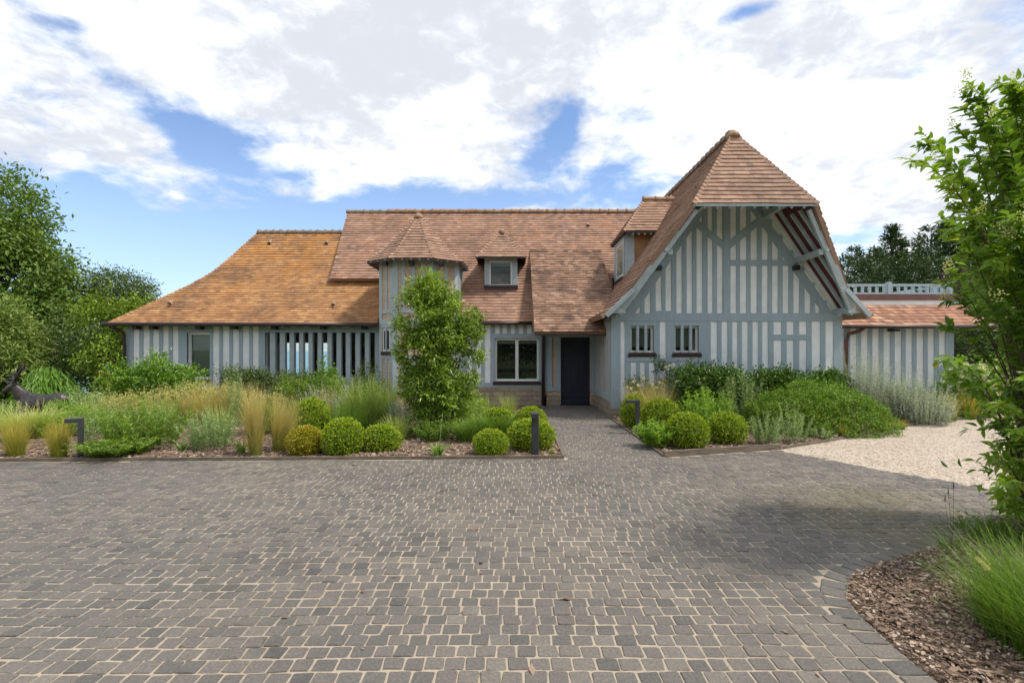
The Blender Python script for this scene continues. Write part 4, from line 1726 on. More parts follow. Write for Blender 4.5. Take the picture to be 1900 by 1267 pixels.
add_hips(dr2, M['tile_gable'], [(A, rg0, n2, n1, .06), (B, rg0, n2, n3, .06)])
m = MB()
caps(m, (3.95, 15.46, 6.24), (5.0, 15.46, 6.24), 0.11, 0.33)
m.build('ridge_tile_row', M['ridge'], dr2)
m = MB()
for k in range(5):
    x = 3.42 + k * .17
    m = MB()
    m.beam((x, 14.47, e2 - .09), (x, 14.8, e2 + .2), 0.05, 0.06, side=(1, 0, 0))
    m.build('rafter', M['timber_light'], dr2)

# --- right wing -----------------------------------------------------------------
YR = 15.0
tr_ = Timber(YR)
wr0, wr1 = XRr - .05, tr_.X(1769)
front_wall('plaster_wall', YR, wr0, wr1, 0.2, 2.5, [])
wh = [(533, 570), (595, 632), (657, 695), (720, 757), (782, 820), (843, 880), (905, 943), (967, 1003), (1030, 1065)]
tr_.stripes([(r6(a), r6(b)) for a, b in wh], q6(488), q6(845), r6(500), 1769)
tr_.rake((r6(1055), q6(720)), (r6(1005), q6(840)), 9)
tr_.rect(1562, 1769, q6(835), q6(862), .03)
tr_.build()
m = MB()
m.box(wr0, wr1 + .02, YR - .03, YR + .2, -.05, 0.5)
m.build('stone_base', M['stone'], HOUSE)
m = MB()
m.box(wr1 - .2, wr1, YR + .2, 20, 0.0, 2.6)
m.build('flank_wall', M['white'], HOUSE)
sh = roof_part('shingle_roof', M['shingle'], [((8.45, 14.55, 2.36), (13.75, 14.55, 2.36), (13.75, 15.62, 3.03), (8.45, 15.62, 3.03))], 0.19, 0.08, tw=0.13, th=0.02)
m = MB()
m.box(8.45, 13.62, 15.62, 15.7, 2.9, 3.18)
m.box(8.45, 13.62, 15.7, 20, 3.0, 3.1)
m.build('parapet', M['white'], HOUSE)
m = MB()
m.box(8.45, 13.66, 15.58, 15.66, 3.18, 3.36)
m.build('flashing_band', M['flash'], HOUSE)
gutter([(8.5, 14.50, 2.32), (13.8, 14.50, 2.32)], 0.055)
m = MB()
x = tr_.X(1567)
m.tube([(x + .3, 14.6, 2.28), (x + .22, 14.7, 2.2), (x + .02, 14.85, 2.12), (x, 14.92, 1.9), (x, 14.92, 0)], 0.05, 8)
m.build('downpipe', M['flash'], HOUSE, smooth=True)
m = MB()
m.box(tr_.X(1652) - .1, tr_.X(1652) + .1, 14.75, 14.98, 2.2, 2.27)
m.build('eave_bracket', M['black'], HOUSE)
# roof terrace railing
ry = 16.0
zt, zb = P(0, 527, ry)[2], P(0, 546.5, ry)[2]
m = MB()
rx0, rx1 = 8.6, P(1762, 0, ry)[0]
m.box(rx0, rx1, ry - .035, ry + .035, zt - .07, zt)
m.box(rx0, rx1, ry - .03, ry + .03, zb, zb + .06)
m.beam((rx1 - .03, ry, zt - .035), (rx1 - .03, 19.5, zt - .035), .07, .07)
m.beam((rx1 - .03, ry, zb + .03), (rx1 - .03, 19.5, zb + .03), .06, .06)
rail = m.build('railing', M['timber'], HOUSE)
for px in (1649, 1762):
    m = MB()
    x = P(px, 0, ry)[0]
    m.box(x - .06, x + .06, ry - .06, ry + .06, zb - .05, zt + .06)
    m.build('post', M['timber'], rail)
m = MB()
x = rx0 + .1
while x < rx1 - .1:
    m = MB()
    m.box(x - .035, x + .035, ry - .025, ry + .025, zb + .06, zt - .07)
    m.build('baluster', M['timber'], rail)
    x += 0.225
y = ry + .2
while y < 19.4:
    m = MB()
    m.box(rx1 - .055, rx1 - .005, y - .035, y + .035, zb + .06, zt - .07)
    m.build('baluster', M['timber'], rail)
    y += .225

#@@PLANTS
# ------------------------------------------------------------------ plants: generators
def unit(v):
    return v / np.maximum(np.linalg.norm(v, axis=-1, keepdims=True), 1e-9)


def runit(n):
    return unit(rng.normal(size=(n, 3)))


def leaves(nb, pos, d, up, L, W, tint, fold=0.2, droop=0.1, flat=False):
    """lance shaped leaves: two folded triangles each (or one flat quad)"""
    n = len(pos)
    L = np.broadcast_to(np.asarray(L, float), (n,))[:, None]
    W = np.broadcast_to(np.asarray(W, float), (n,))[:, None]
    d = unit(d)
    s = unit(np.cross(d, up))
    nn = np.cross(s, d)
    mid = pos + d * L * 0.45
    V = np.stack([pos, mid + s * W / 2 + nn * W * fold, pos + d * L - nn * L * droop, mid - s * W / 2 + nn * W * fold], 1)
    if flat:
        nb.add(V, [(0, 1, 2, 3)], tint)
    else:
        nb.add(V, [(0, 1, 2), (0, 2, 3)], tint)


def big_leaves(nb, pos, d, up, L, W, tint, droop=0.25, fold=0.18):
    """broad pointed leaves with a midrib fold and a curved blade, for plants near the camera"""
    n = len(pos)
    L = np.broadcast_to(np.asarray(L, float), (n,))
    W = np.broadcast_to(np.asarray(W, float), (n,))
    d = unit(d)
    s = unit(np.cross(d, up))
    nn = np.cross(s, d)
    ts = (0.0, 0.18, 0.42, 0.7, 1.0)
    ws = (0.06, 0.75, 1.0, 0.62, 0.0)
    rows = []
    for t, w in zip(ts, ws):
        c = pos + d * (L * t)[:, None] - nn * (L * droop * t * t)[:, None]
        e = s * (W * w / 2)[:, None]
        l = nn * (W * w * fold)[:, None]
        rows += [c - e + l, c, c + e + l]
    V = np.stack(rows, 1)
    fs = []
    for k in range(4):
        a = 3 * k
        fs += [(a, a + 1, a + 4, a + 3), (a + 1, a + 2, a + 5, a + 4)]
    nb.add(V, fs, tint)


def grass(nb, n, r, h, spread, w, bend=0.5, tbase=0.1, ttip=0.9, seg=4, hvar=0.25, wind=(0, 0), droop=0.0):
    a = rng.uniform(0, 2 * np.pi, n)
    rr = r * np.sqrt(rng.uniform(0, 1, n))
    base = np.stack([np.cos(a) * rr, np.sin(a) * rr, np.full(n, -0.02)], -1)
    az = a + rng.normal(0, 0.9, n)
    out = np.stack([np.cos(az), np.sin(az), np.zeros(n)], -1) * rng.uniform(0.15, 1, n)[:, None] * spread
    out[:, 0] += wind[0]
    out[:, 1] += wind[1]
    hh = h * np.clip(rng.normal(1 - hvar * .5, hvar * .5, n), .3, 1.15)
    side = np.stack([-np.sin(az), np.cos(az), np.zeros(n)], -1)
    mixv = rng.normal(0, 0.6, n)
    side = unit(side + mixv[:, None] * np.stack([np.cos(az), np.sin(az), np.zeros(n)], -1))
    rows = []
    tint = np.zeros((n, seg))
    j = rng.normal(0, 0.12, n)
    for k in range(seg + 1):
        t = k / seg
        c = base + out * (t * (1 - bend) + bend * t ** 2.2)[..., None] if np.ndim(t) else base + out * (t * (1 - bend) + bend * t ** 2.2)
        z = hh * (t - droop * t ** 3)
        c = c + np.stack([np.zeros(n), np.zeros(n), z], -1)
        ww = w * (1 - 0.85 * t) * (0.75 + 0.5 * rng.random(n))
        rows += [c - side * (ww / 2)[:, None], c + side * (ww / 2)[:, None]]
        if k < seg:
            tint[:, k] = np.clip(tbase + (ttip - tbase) * (k + .5) / seg + j, 0, 1)
    V = np.stack(rows, 1)
    nb.add(V, [(2 * k, 2 * k + 1, 2 * k + 3, 2 * k + 2) for k in range(seg)], tint)


def stem_plant(nb, n, r, h, lean, per, L, W, tint=(0.5, 0.2), upness=0.8, t0=0.15, hvar=0.3, stemw=0.006, spire=0.0, big=False, taper=0.4):
    """upright stems with narrow leaves all along"""
    a = rng.uniform(0, 2 * np.pi, n)
    rr = r * np.sqrt(rng.uniform(0, 1, n))
    base = np.stack([np.cos(a) * rr, np.sin(a) * rr, np.full(n, -0.02)], -1)
    out = np.stack([np.cos(a), np.sin(a), np.zeros(n)], -1) * (rr / r * lean + rng.normal(0, lean * .25, n))[:, None] + rng.normal(0, .03, (n, 3)) * [1, 1, 0]
    hh = h * np.clip(1 - hvar * (rr / r) ** 1.5 + rng.normal(0, hvar * .35, n), .3, 1.25)
    seg = 4
    def pt(t, i=slice(None)):
        t = np.asarray(t)
        c = base[i] + out[i] * (t ** 1.4)[..., None]
        c[..., 2] += hh[i] * t
        return c
    # stems as ribbons
    side = unit(np.cross(out + [0, 0, 1e-3], [0, 0, 1.0]) + rng.normal(0, .2, (n, 3)))
    rows = []
    for k in range(seg + 1):
        c = pt(np.full(n, k / seg))
        ww = stemw * (1 - .6 * k / seg)
        rows += [c - side * ww / 2, c + side * ww / 2]
    st = np.clip(rng.normal(tint[0], tint[1], n), 0, 0.85)
    nb.add(np.stack(rows, 1), [(2 * k, 2 * k + 1, 2 * k + 3, 2 * k + 2) for k in range(seg)], st)
    idx = np.repeat(np.arange(n), per)
    m = len(idx)
    t = rng.uniform(t0, 1.0, m)
    p = pt(t, idx)
    az = rng.uniform(0, 2 * np.pi, m)
    d = np.stack([np.cos(az), np.sin(az), np.full(m, upness) + rng.normal(0, .25, m)], -1)
    d += out[idx] * 0.8
    sc = (1 - taper * t) * rng.uniform(.7, 1.2, m)
    tn = np.clip(st[idx] + rng.normal(0, .1, m) + 0.25 * (t - .5), 0, 1)
    (big_leaves if big else leaves)(nb, p, d, np.tile([0, 0, 1.0], (m, 1)) + rng.normal(0, .4, (m, 3)), L * sc, W * sc, tn)
    return pt(np.ones(n)), st


def hash3(p, s):
    return (np.sin(p[:, 0] * 1.7 * s + 1.3) + np.sin(p[:, 1] * 2.1 * s + .7) + np.sin(p[:, 2] * 1.9 * s + 2.1)
            + np.sin((p[:, 0] + p[:, 2]) * 2.9 * s) + np.sin((p[:, 1] - p[:, 2] + p[:, 0]) * 2.3 * s)) / 5


def crown(nb, blobs, ncl, per, rc, L, W, tint=(0.45, 0.17), droop=0.2, shell=0.5, gap=-0.35, gs=1.0, outw=0.7, flat=False, big=False, fold=.2):
    """leaf clusters spread through a set of ellipsoids (x, y, z, rx, ry, rz)"""
    B = np.array(blobs, float)
    wt = (B[:, 3] * B[:, 4] + B[:, 4] * B[:, 5] + B[:, 3] * B[:, 5])
    bi = rng.choice(len(B), ncl, p=wt / wt.sum())
    u = runit(ncl)
    rad = (shell + (1.04 - shell) * rng.uniform(0, 1, ncl) ** 0.6)
    bump_ = 1 + 0.13 * hash3(u * 2.2 + B[bi, :3], 1.6)
    c = B[bi, :3] + u * B[bi, 3:] * (rad * bump_)[:, None]
    keep = hash3(c, gs) > gap
    c, u = c[keep], u[keep]
    ncl = len(c)
    ct = np.clip(rng.normal(tint[0], tint[1], ncl) + 0.12 * hash3(c, gs * .6), 0, 1)
    idx = np.repeat(np.arange(ncl), per)
    m = len(idx)
    pos = c[idx] + rng.normal(0, rc, (m, 3))
    d = u[idx] * outw + runit(m) * 0.8 + np.array([0, 0, -droop])
    up = np.tile([0, 0, 1.0], (m, 1)) + rng.normal(0, .45, (m, 3)) + u[idx] * .3
    sc = rng.uniform(.65, 1.2, m)
    tn = np.clip(ct[idx] + rng.normal(0, .1, m), 0, 0.89)
    if big:
        big_leaves(nb, pos, d, up, L * sc, W * sc, tn)
    else:
        leaves(nb, pos, d, up, L * sc, W * sc, tn, flat=flat, fold=fold)
    return c


def dome(w, dpt, h, k=5, base=0.0):
    """blobs of a lobed mound w wide, dpt deep, h high"""
    out = [(0, 0, base + (h - base) * .42, w * .40, dpt * .42, (h - base) * .46)]
    for i in range(k):
        x = (-.5 + (i + .5) / k) * w * 0.82 + random.uniform(-.05, .05) * w
        e = math.sqrt(max(0.05, 1 - (abs(x) / (w * .55)) ** 2))
        hh = (h - base) * (0.62 + .38 * e) * random.uniform(.9, 1.06)
        out.append((x, random.uniform(-.15, .15) * dpt, base + hh * .52, w / k * .72, dpt * .38 * (0.6 + .4 * e), hh * .5))
    return out


def limbs(mb, base, targets, r0, n=7, wob=0.12, split=0.35):
    base = Vector(base)
    for t in targets:
        t = Vector(t)
        fork = base.lerp(Vector((base.x, base.y, t.z)), split)
        mid = fork.lerp(t, .5) + Vector((random.gauss(0, wob), random.gauss(0, wob), random.gauss(0, wob)))
        mb.tube([fork, fork.lerp(mid, .5), mid, t], [r0 * .55, r0 * .42, r0 * .28, r0 * .08], 6)


LEAF = {
    'laurel': leaf_mat('glossy_laurel_leaves', (0.045, 0.105, 0.014), (0.155, 0.29, 0.035), 0.25, 0.36, 0.5),
    'choisya': leaf_mat('choisya_leaves', (0.026, 0.07, 0.012), (0.105, 0.20, 0.03), 0.2, 0.36, 0.5),
    'dark': leaf_mat('dark_evergreen_leaves', (0.028, 0.058, 0.016), (0.10, 0.155, 0.04), 0.22, 0.45, 0.45),
    'mid': leaf_mat('mid_green_leaves', (0.05, 0.105, 0.018), (0.17, 0.27, 0.05), 0.3, 0.5),
    'bright': leaf_mat('bright_green_leaves', (0.075, 0.165, 0.022), (0.22, 0.36, 0.06), 0.32, 0.5),
    'box': leaf_mat('box_leaves', (0.05, 0.105, 0.008), (0.31, 0.41, 0.03), 0.25, 0.45),
    'goldbox': leaf_mat('golden_box_leaves', (0.12, 0.13, 0.012), (0.37, 0.34, 0.04), 0.25, 0.45),
    'tree': leaf_mat('broad_tree_leaves', (0.035, 0.085, 0.018), (0.155, 0.235, 0.06), 0.28, 0.5, c3=(0.27, 0.24, 0.05)),
    'yellowgreen': leaf_mat('yellow_green_leaves', (0.045, 0.10, 0.014), (0.19, 0.28, 0.04), 0.32, 0.5),
    'ash': leaf_mat('ash_leaves', (0.06, 0.115, 0.03), (0.21, 0.28, 0.10), 0.3, 0.5, c3=(0.35, 0.30, 0.05)),
    'herb': leaf_mat('herb_leaves', (0.06, 0.125, 0.02), (0.19, 0.30, 0.055), 0.3, 0.5),
    'gold': leaf_mat('golden_leaves', (0.16, 0.18, 0.014), (0.42, 0.40, 0.05), 0.3, 0.5),
    'column': leaf_mat('strawberry_leaves', (0.055, 0.115, 0.02), (0.25, 0.36, 0.075), 0.3, 0.38, 0.5),
    'hedge': leaf_mat('hedge_leaves', (0.012, 0.030, 0.009), (0.045, 0.082, 0.022), 0.15, 0.5),
    'pine': leaf_mat('pine_needles', (0.018, 0.042, 0.022), (0.068, 0.11, 0.052), 0.12, 0.6, 0.3),
    'cypress': leaf_mat('weeping_conifer_needles', (0.045, 0.115, 0.020), (0.14, 0.26, 0.055), 0.2, 0.55),
    'plum': leaf_mat('purple_plum_leaves', (0.022, 0.012, 0.016), (0.07, 0.035, 0.045), 0.2, 0.5),
    'silver': leaf_mat('silver_grey_leaves', (0.16, 0.21, 0.26), (0.36, 0.41, 0.50), 0.2, 0.7, 0.2),
    'sage': leaf_mat('grey_green_leaves', (0.10, 0.165, 0.10), (0.27, 0.36, 0.25), 0.25, 0.65, 0.2),
    'buff': leaf_mat('buff_sage_leaves', (0.16, 0.20, 0.085), (0.38, 0.38, 0.24), 0.25, 0.7, 0.2),
    'feather': leaf_mat('feather_grass_blades', (0.14, 0.19, 0.05), (0.44, 0.36, 0.235), 0.35, 0.6, 0.2),
    'goldgrass': leaf_mat('golden_grass_blades', (0.12, 0.19, 0.03), (0.38, 0.32, 0.12), 0.35, 0.6, 0.2),
    'grass': leaf_mat('green_grass_blades', (0.05, 0.115, 0.018), (0.15, 0.25, 0.055), 0.32, 0.5, 0.35),
    'palegrass': leaf_mat('pale_grass_blades', (0.09, 0.17, 0.035), (0.35, 0.40, 0.19), 0.32, 0.55, 0.3),
    'strap': leaf_mat('strap_leaves', (0.05, 0.13, 0.025), (0.16, 0.28, 0.06), 0.3, 0.4, 0.45),
    'hydrangea': leaf_mat('hydrangea_leaves', (0.055, 0.13, 0.02), (0.20, 0.32, 0.05), 0.45, 0.42, 0.45, c3=(0.36, 0.42, 0.04)),
    'spirea': leaf_mat('spirea_leaves', (0.06, 0.13, 0.014), (0.15, 0.25, 0.03), 0.25, 0.5),
    'petal': leaf_mat('white_petals', (0.52, 0.53, 0.60), (0.58, 0.61, 0.74), 0.3, 0.6, 0.2),
    'cream': leaf_mat('cream_flowers', (0.42, 0.44, 0.24), (0.70, 0.68, 0.50), 0.3, 0.6, 0.2),
    'plume': leaf_mat('grass_plumes', (0.32, 0.34, 0.22), (0.56, 0.54, 0.42), 0.3, 0.8, 0.1),
}


def zat(x, y):
    return float(bed_z(np.array(x), np.array(y)))


def place(name, x, y, parts, label, cat, group=None, z=None):
    """parts: list of (name, NB or MB, material) in local coordinates round the plant's base"""
    z = zat(x, y) if z is None else z
    if len(parts) == 1:
        pn, nb, mt = parts[0]
        o = nb.build(name, mt)
        o.location = (x, y, z)
        return tag(o, label, cat, group)
    root = empty(name, (x, y, z), label, cat, group)
    for pn, nb, mt in parts:
        if isinstance(nb, MB):
            nb.v = [(v[0] + x, v[1] + y, v[2] + z) for v in nb.v]
            nb.build(pn, mt, root, smooth=True)
        else:
            nb.build(pn, mt, root)
    return root


def dup(o, x, y, rz, sc, label, group=None, z=None):
    """a copy of a thing and of its parts"""
    r = o.copy()
    COL.objects.link(r)
    for ch in list(o.children):
        c = ch.copy()
        COL.objects.link(c)
        c.parent = r
    r.location = (x, y, zat(x, y) if z is None else z)
    r.rotation_euler = (0, 0, rz)
    r.scale = sc if hasattr(sc, '__len__') else (sc, sc, sc)
    r['label'] = label
    if group:
        r['group'] = group
    return r


def PX(px, Y):
    return (px - 950) / F * Y


def ZT(py, Y):
    return H - (py - Y0) / F * Y


# ------------------------------------------------------------------ trees on the left
def tree(name, x, y, z, blobs, ncl, per, rc, L, W, mat, label, trunk_r, cat='tree', tint=(.45, .18), gap=-.35, group=None, droop=.2, gs=1.0, shell=.5, flat=False, bark='bark'):
    nb = NB()
    c = crown(nb, blobs, ncl, per, rc, L, W, tint, droop, shell, gap, gs, flat=flat)
    tb = MB()
    top = max(b[2] for b in blobs)
    tb.tube([(0, 0, -.3), (0.03, 0, top * .25), (-.04, .05, top * .6), (0, 0, top)], [trunk_r * 1.25, trunk_r, trunk_r * .7, trunk_r * .25], 10)
    pick = c[rng.choice(len(c), min(16, len(c)), replace=False)]
    limbs(tb, (0, 0, 0), [tuple(p) for p in pick], trunk_r)
    return place(name, x, y, [('trunk', tb, M[bark]), ('crown', nb, LEAF[mat])], label, cat, group, z)


tY = 21.5
tree('broadleaf_tree', -22.3, tY, -.8, [(0, 0, 5.0, 3.4, 3.2, 3.0), (0.4, 0, 7.9, 2.0, 2.0, 2.2), (1.9, -.6, 5.6, 1.9, 1.8, 1.7), (2.4, -1, 3.4, 2.0, 1.8, 1.8), (1.0, -1.5, 6.8, 1.7, 1.5, 1.5), (-1.5, -1, 6.5, 2.0, 2, 2), (1.6, -1.4, 1.9, 2.2, 1.8, 1.6)],
     4600, 14, 0.26, 0.22, 0.10, 'tree', 'tall broadleaf tree with an uneven airy crown at the far left edge', .28, gap=-.5, gs=.8)
tree('ash_tree', -16.9, 16.6, -.8, [(0, 0, 2.3, 1.35, 1.3, 1.5), (.55, -.3, 1.6, 1.0, 1.0, 1.2), (.2, .1, 3.4, .8, .8, .8)], 850, 14, .16, .18, .055, 'ash',
     'pale yellow green young tree in front of the tall tree at the left edge', .09, gap=-.3, tint=(.5, .28), gs=1.4)
tree('broadleaf_tree', -16.2, 18.4, -.8, [(0, 0, 2.2, 1.3, 1.2, 1.6), (.9, 0, 1.5, 1.0, 1, 1.1), (-.8, 0, 1.7, 1, 1, 1.3)], 600, 13, .16, .15, .055, 'dark',
     'dark bushy tree standing behind the bronze stag', .1, gap=-.3)
tree('evergreen_oak', -18.7, 24.0, -.6, [(0, 0, 3.3, 2.1, 2, 2.5), (1.3, 0, 2.8, 1.3, 1.3, 2.0), (-1.1, 0, 3.2, 1.3, 1.3, 2.0), (.2, 0, 4.9, 1.5, 1.4, 1.1)], 3000, 14, .18, .14, .055, 'dark',
     'round dark green tree rising behind the hedge left of the house', .2, gap=-.6, tint=(.5, .2))
tree('hornbeam_tree', -13.6, 17.3, -.6, [(0, 0, 2.4, 1.0, 1.0, 1.9), (.5, -.2, 1.5, .85, .8, 1.3), (-.5, .2, 3.2, .7, .8, .9), (.9, .2, 3.4, .6, .6, .7)], 1050, 13, .13, .13, .065, 'yellowgreen',
     'yellow green hornbeam close to the left corner of the house', .09, gap=.0, tint=(.55, .3), gs=1.7)


def hedge(name, x, y, z, w, d, h, mat, label, n, L=.12, W=.05, cat='hedge', k=8, core=True):
    nb = NB()
    bl = []
    for i in range(k):
        for j in range(2):
            bl.append((-w / 2 + (i + .5) * w / k, random.uniform(-.1, .1) * d, h * (.3 + .42 * j) * random.uniform(.93, 1.07), w / k * .8, d * .5, h * .33))
    crown(nb, bl, n, 12, .13, L, W, (.4, .2), .1, .75, -.6, 1.2)
    tb = MB()
    for i in range(k):
        xx = -w / 2 + (i + .5) * w / k
        tb.tube([(xx, 0, -.2), (xx + .05, 0, h * .4), (xx, 0, h * .8)], [.05, .04, .02], 6)
    return place(name, x, y, [('foliage', nb, LEAF[mat]), ('stem', tb, M['bark'])], label, cat, None, z)


hedge('hedge', -20.5, 20.4, -.8, 19, 2.0, 3.3, 'hedge', 'long dark evergreen hedge behind the trees on the left', 2300, .16, .07, k=12)
hedge('hedge', 18.2, 17.2, -.1, 9.5, 1.8, 3.6, 'hedge', 'tall dark hedge beyond the right end of the house', 1600, .14, .06, k=8)

# weeping conifer mound behind the stag
nb = NB()
n = 4200
u = runit(n)
u[:, 2] = np.abs(u[:, 2])
p = u * np.array([.9, .8, 1.75]) * rng.uniform(.75, 1.02, n)[:, None]
d = np.stack([u[:, 0], u[:, 1], -.9 * np.ones(n)], -1) + rng.normal(0, .25, (n, 3))
leaves(nb, p, d, u, .26 * rng.uniform(.6, 1.2, n), .035, np.clip(rng.normal(.5, .22, n), 0, 1))
tb = MB()
tb.tube([(0, 0, -.1), (0, 0, .6), (.05, 0, 1.1)], [.07, .05, .02], 6)
place('weeping_conifer', PX(88, 15.6), 15.6, [('foliage', nb, LEAF['cypress']), ('stem', tb, M['bark'])], 'weeping mound of bright green conifer behind the back of the stag', 'conifer', None, -.55)

nb = NB()
crown(nb, dome(1.0, .9, 1.7, 3), 260, 12, .09, .07, .03, (.55, .2), 0, .55, -.5)
tb = MB()
limbs(tb, (0, 0, 0), [(-.3, 0, 1.1), (.3, .1, 1.2), (0, -.2, 1.4)], .03, split=0.05)
place('golden_shrub', PX(212, 14.9), 14.9, [('foliage', nb, LEAF['gold']), ('stem', tb, M['twig'])], 'small golden yellow shrub at the left corner of the house', 'shrub')


# ------------------------------------------------------------------ conifers on the right, far behind
def conifer(hh, rr, n_wh, mat, open_=0.0, start=.12):
    nb, tb = NB(), MB()
    tb.tube([(0, 0, -.6), (.03, 0, hh * .4), (0, .03, hh * .75), (0, 0, hh * .99)], [hh * .022, hh * .017, hh * .009, .012], 8)
    P_, D_, T_ = [], [], []
    for i in range(n_wh):
        t = start + (1 - start) * (i / n_wh) ** .9
        nbz = 7
        for j in range(nbz):
            az = random.uniform(0, 2 * math.pi)
            ln = rr * (1 - t) ** .75 * random.uniform(.55, 1.1) + .12
            if random.random() < open_:
                continue
            e = random.uniform(-.15, .35) * (1 - t) + .25 * t
            dv = Vector((math.cos(az), math.sin(az), e)).normalized()
            b0 = Vector((0, 0, hh * t))
            if random.random() < .25:
                tb.tube([b0, b0 + dv * ln * .5, b0 + dv * ln * .95 + Vector((0, 0, .08))], [.04, .025, .008], 4)
            ct = min(.85, max(0, random.gauss(.4, .22)))
            m = int(10 + ln * 17)
            for q in range(m):
                f = random.uniform(.2, 1.0)
                pos = b0 + dv * ln * f + Vector((random.gauss(0, .10), random.gauss(0, .10), random.gauss(0, .07) + .06 * f))
                P_.append(pos)
                D_.append(dv * .7 + Vector((random.gauss(0, .5), random.gauss(0, .5), random.gauss(.25, .35))))
                T_.append(min(1, max(0, ct + random.gauss(0, .1))))
    P_, D_, T_ = np.array(P_), np.array(D_), np.array(T_)
    m = len(P_)
    leaves(nb, P_, D_, np.tile([0, 0, 1.0], (m, 1)) + rng.normal(0, .6, (m, 3)), .30 * rng.uniform(.6, 1.3, m), .085, T_)
    return nb, tb


cz = -.5
nb, tb = conifer(10.4, 3.0, 42, 'pine', .1)
spec = [(1655, 412, 34, 'tall pointed spire of a dark conifer behind the roof terrace railing')]
pineA = place('conifer_tree', PX(1655, 34), 34, [('trunk', tb, M['bark']), ('crown', nb, LEAF['pine'])], spec[0][3], 'conifer', 'conifers beyond the roof terrace', cz)
nb, tb = conifer(9.6, 3.6, 30, 'pine', .35, .2)
pineB = place('conifer_tree', PX(1586, 36), 36, [('trunk', tb, M['bark']), ('crown', nb, LEAF['pine'])], 'open layered pine right beside the big gable roof, leftmost of the far conifers', 'conifer', 'conifers beyond the roof terrace', cz)
pineB.scale = (.8, .8, .98)
for (px, Y, o, s, lab) in ((1622, 38, pineA, (.95, .95, .93), 'broader dark conifer between the open pine and the tall spire'),
                           (1692, 33, pineB, (.9, .9, .95), 'flat topped pine just right of the tall conifer spire'),
                           (1728, 36, pineB, (1.15, 1.15, 1.13), 'highest dark pine above the right end of the railing'),
                           (1768, 34, pineA, (1.2, 1.2, 1.04), 'wide dark conifer between the highest pine and the leafy shrub'),
                           (1826, 33, pineB, (1.2, 1.2, 1.1), 'pine half hidden behind the big leafy shrub on the right'),
                           (1900, 33, pineA, (1.3, 1.3, 1.05), 'conifer fully behind the leafy shrub at the right edge')):
    dup(o, PX(px, Y), Y, random.uniform(0, 6), s, lab, 'conifers beyond the roof terrace', cz)
hedge('conifer_hedge', 27.5, 30.5, -.3, 17, 2.6, 7.2, 'pine', 'dense dark row of evergreens at the foot of the far conifers', 3800, .26, .09, k=9)
tree('purple_plum_tree', PX(1782, 21.5), 21.5, -.1, [(0, 0, 4.2, .9, .9, .9), (.5, 0, 3.7, .7, .7, .7), (-.5, .1, 3.8, .6, .6, .7)], 420, 12, .12, .12, .06, 'plum', 'dark purple leaved plum tree behind the end of the roof railing', .07, gap=-.5)

# trees across the drive, behind the photographer: they show in the window panes
tA = tree('broadleaf_tree', -3.5, -13, 0, [(0, 0, 4, 3.2, 2.5, 3.2), (2, 0, 3, 2.2, 2, 2.4), (-2, 0, 3.2, 2.2, 2, 2.6)], 1100, 12, .28, .3, .13, 'tree', 'broad tree standing across the courtyard and mirrored in the double window', .25)
for i, x in enumerate((-16, -10, 3.2, 10, 17)):
    dup(tA, x, -13.5 - (i % 2), i * 1.3, 1.05 + .1 * (i % 3), ['tree across the courtyard at the far left end of the row', 'second tree from the left across the courtyard', 'tree across the courtyard just right of its middle', 'second tree from the right across the courtyard', 'tree across the courtyard at the far right end of the row'][i], 'trees across the courtyard', 0)
tA['group'] = 'trees across the courtyard'

# ------------------------------------------------------------------ left bed: shrubs along the wing
def shrub(name, px0, px1, ptop, Y, depth, mat, ncl, per, rc, L, W, label, k=5, tint=(.45, .2), droop=.0, gap=-.45, shell=.55, gs=2.0, big=False, base_z=None, hmul=1.0, flat=False, cat='shrub', outw=.7):
    x0, x1 = PX(px0, Y), PX(px1, Y)
    x = (x0 + x1) / 2
    z = zat(x, Y) if base_z is None else base_z
    h = (ZT(ptop, Y) - z) * hmul
    nb = NB()
    crown(nb, dome(x1 - x0, depth, h, k), ncl, per, rc, L, W, tint, droop, shell, gap, gs, big=big, flat=flat, outw=outw)
    tb = MB()
    tg_ = [((random.uniform(-.4, .4)) * (x1 - x0), random.uniform(-.3, .3) * depth, h * random.uniform(.5, .85)) for _ in range(7)]
    limbs(tb, (0, 0, 0), tg_, .03, split=0.06, wob=.04)
    return place(name, x, Y, [('foliage', nb, LEAF[mat]), ('stem', tb, M['twig'])], label, cat, None, z)


shrub('laurel_shrub', 180, 398, 664, 13.4, 1.5, 'laurel', 1250, 12, .07, .11, .042, 'broad glossy bright green laurel below the shuttered window of the left wing', 6, (.5, .22))
shrub('evergreen_shrub', 385, 545, 682, 13.9, 1.0, 'dark', 1500, 12, .06, .06, .028, 'low dark green clipped shrub under the striped wall left of the glazed screen', 5)
shrub('evergreen_shrub', 520, 640, 688, 13.7, 1.0, 'dark', 1200, 12, .06, .06, .028, 'low dark green shrub below the see through part of the glazed screen', 4)
shrub('pittosporum_shrub', 500, 670, 695, 12.5, 1.2, 'mid', 800, 12, .07, .075, .022, 'mid green mounded shrub with narrow leaves in front of the glazed screen', 4, (.5, .2))
shrub('young_laurel', 585, 632, 668, 13.3, .6, 'laurel', 200, 11, .06, .08, .035, 'small upright bright green bush in front of the middle posts of the screen', 3, (.5, .2))
shrub('climbing_shrub', 648, 708, 676, 14.2, .6, 'dark', 260, 11, .06, .06, .03, 'thin dark bush climbing the right end of the glazed screen beside the turret', 3)
shrub('rosemary_shrub', 640, 735, 705, 11.6, .9, 'mid', 420, 12, .06, .07, .014, 'upright mid green bush with needle leaves at the foot of the turret', 4, (.5, .2))
shrub('variegated_shrub', 136, 200, 722, 11.6, .9, 'sage', 330, 11, .06, .06, .024, 'pale variegated bush just right of the rump of the stag', 4, (.55, .25))
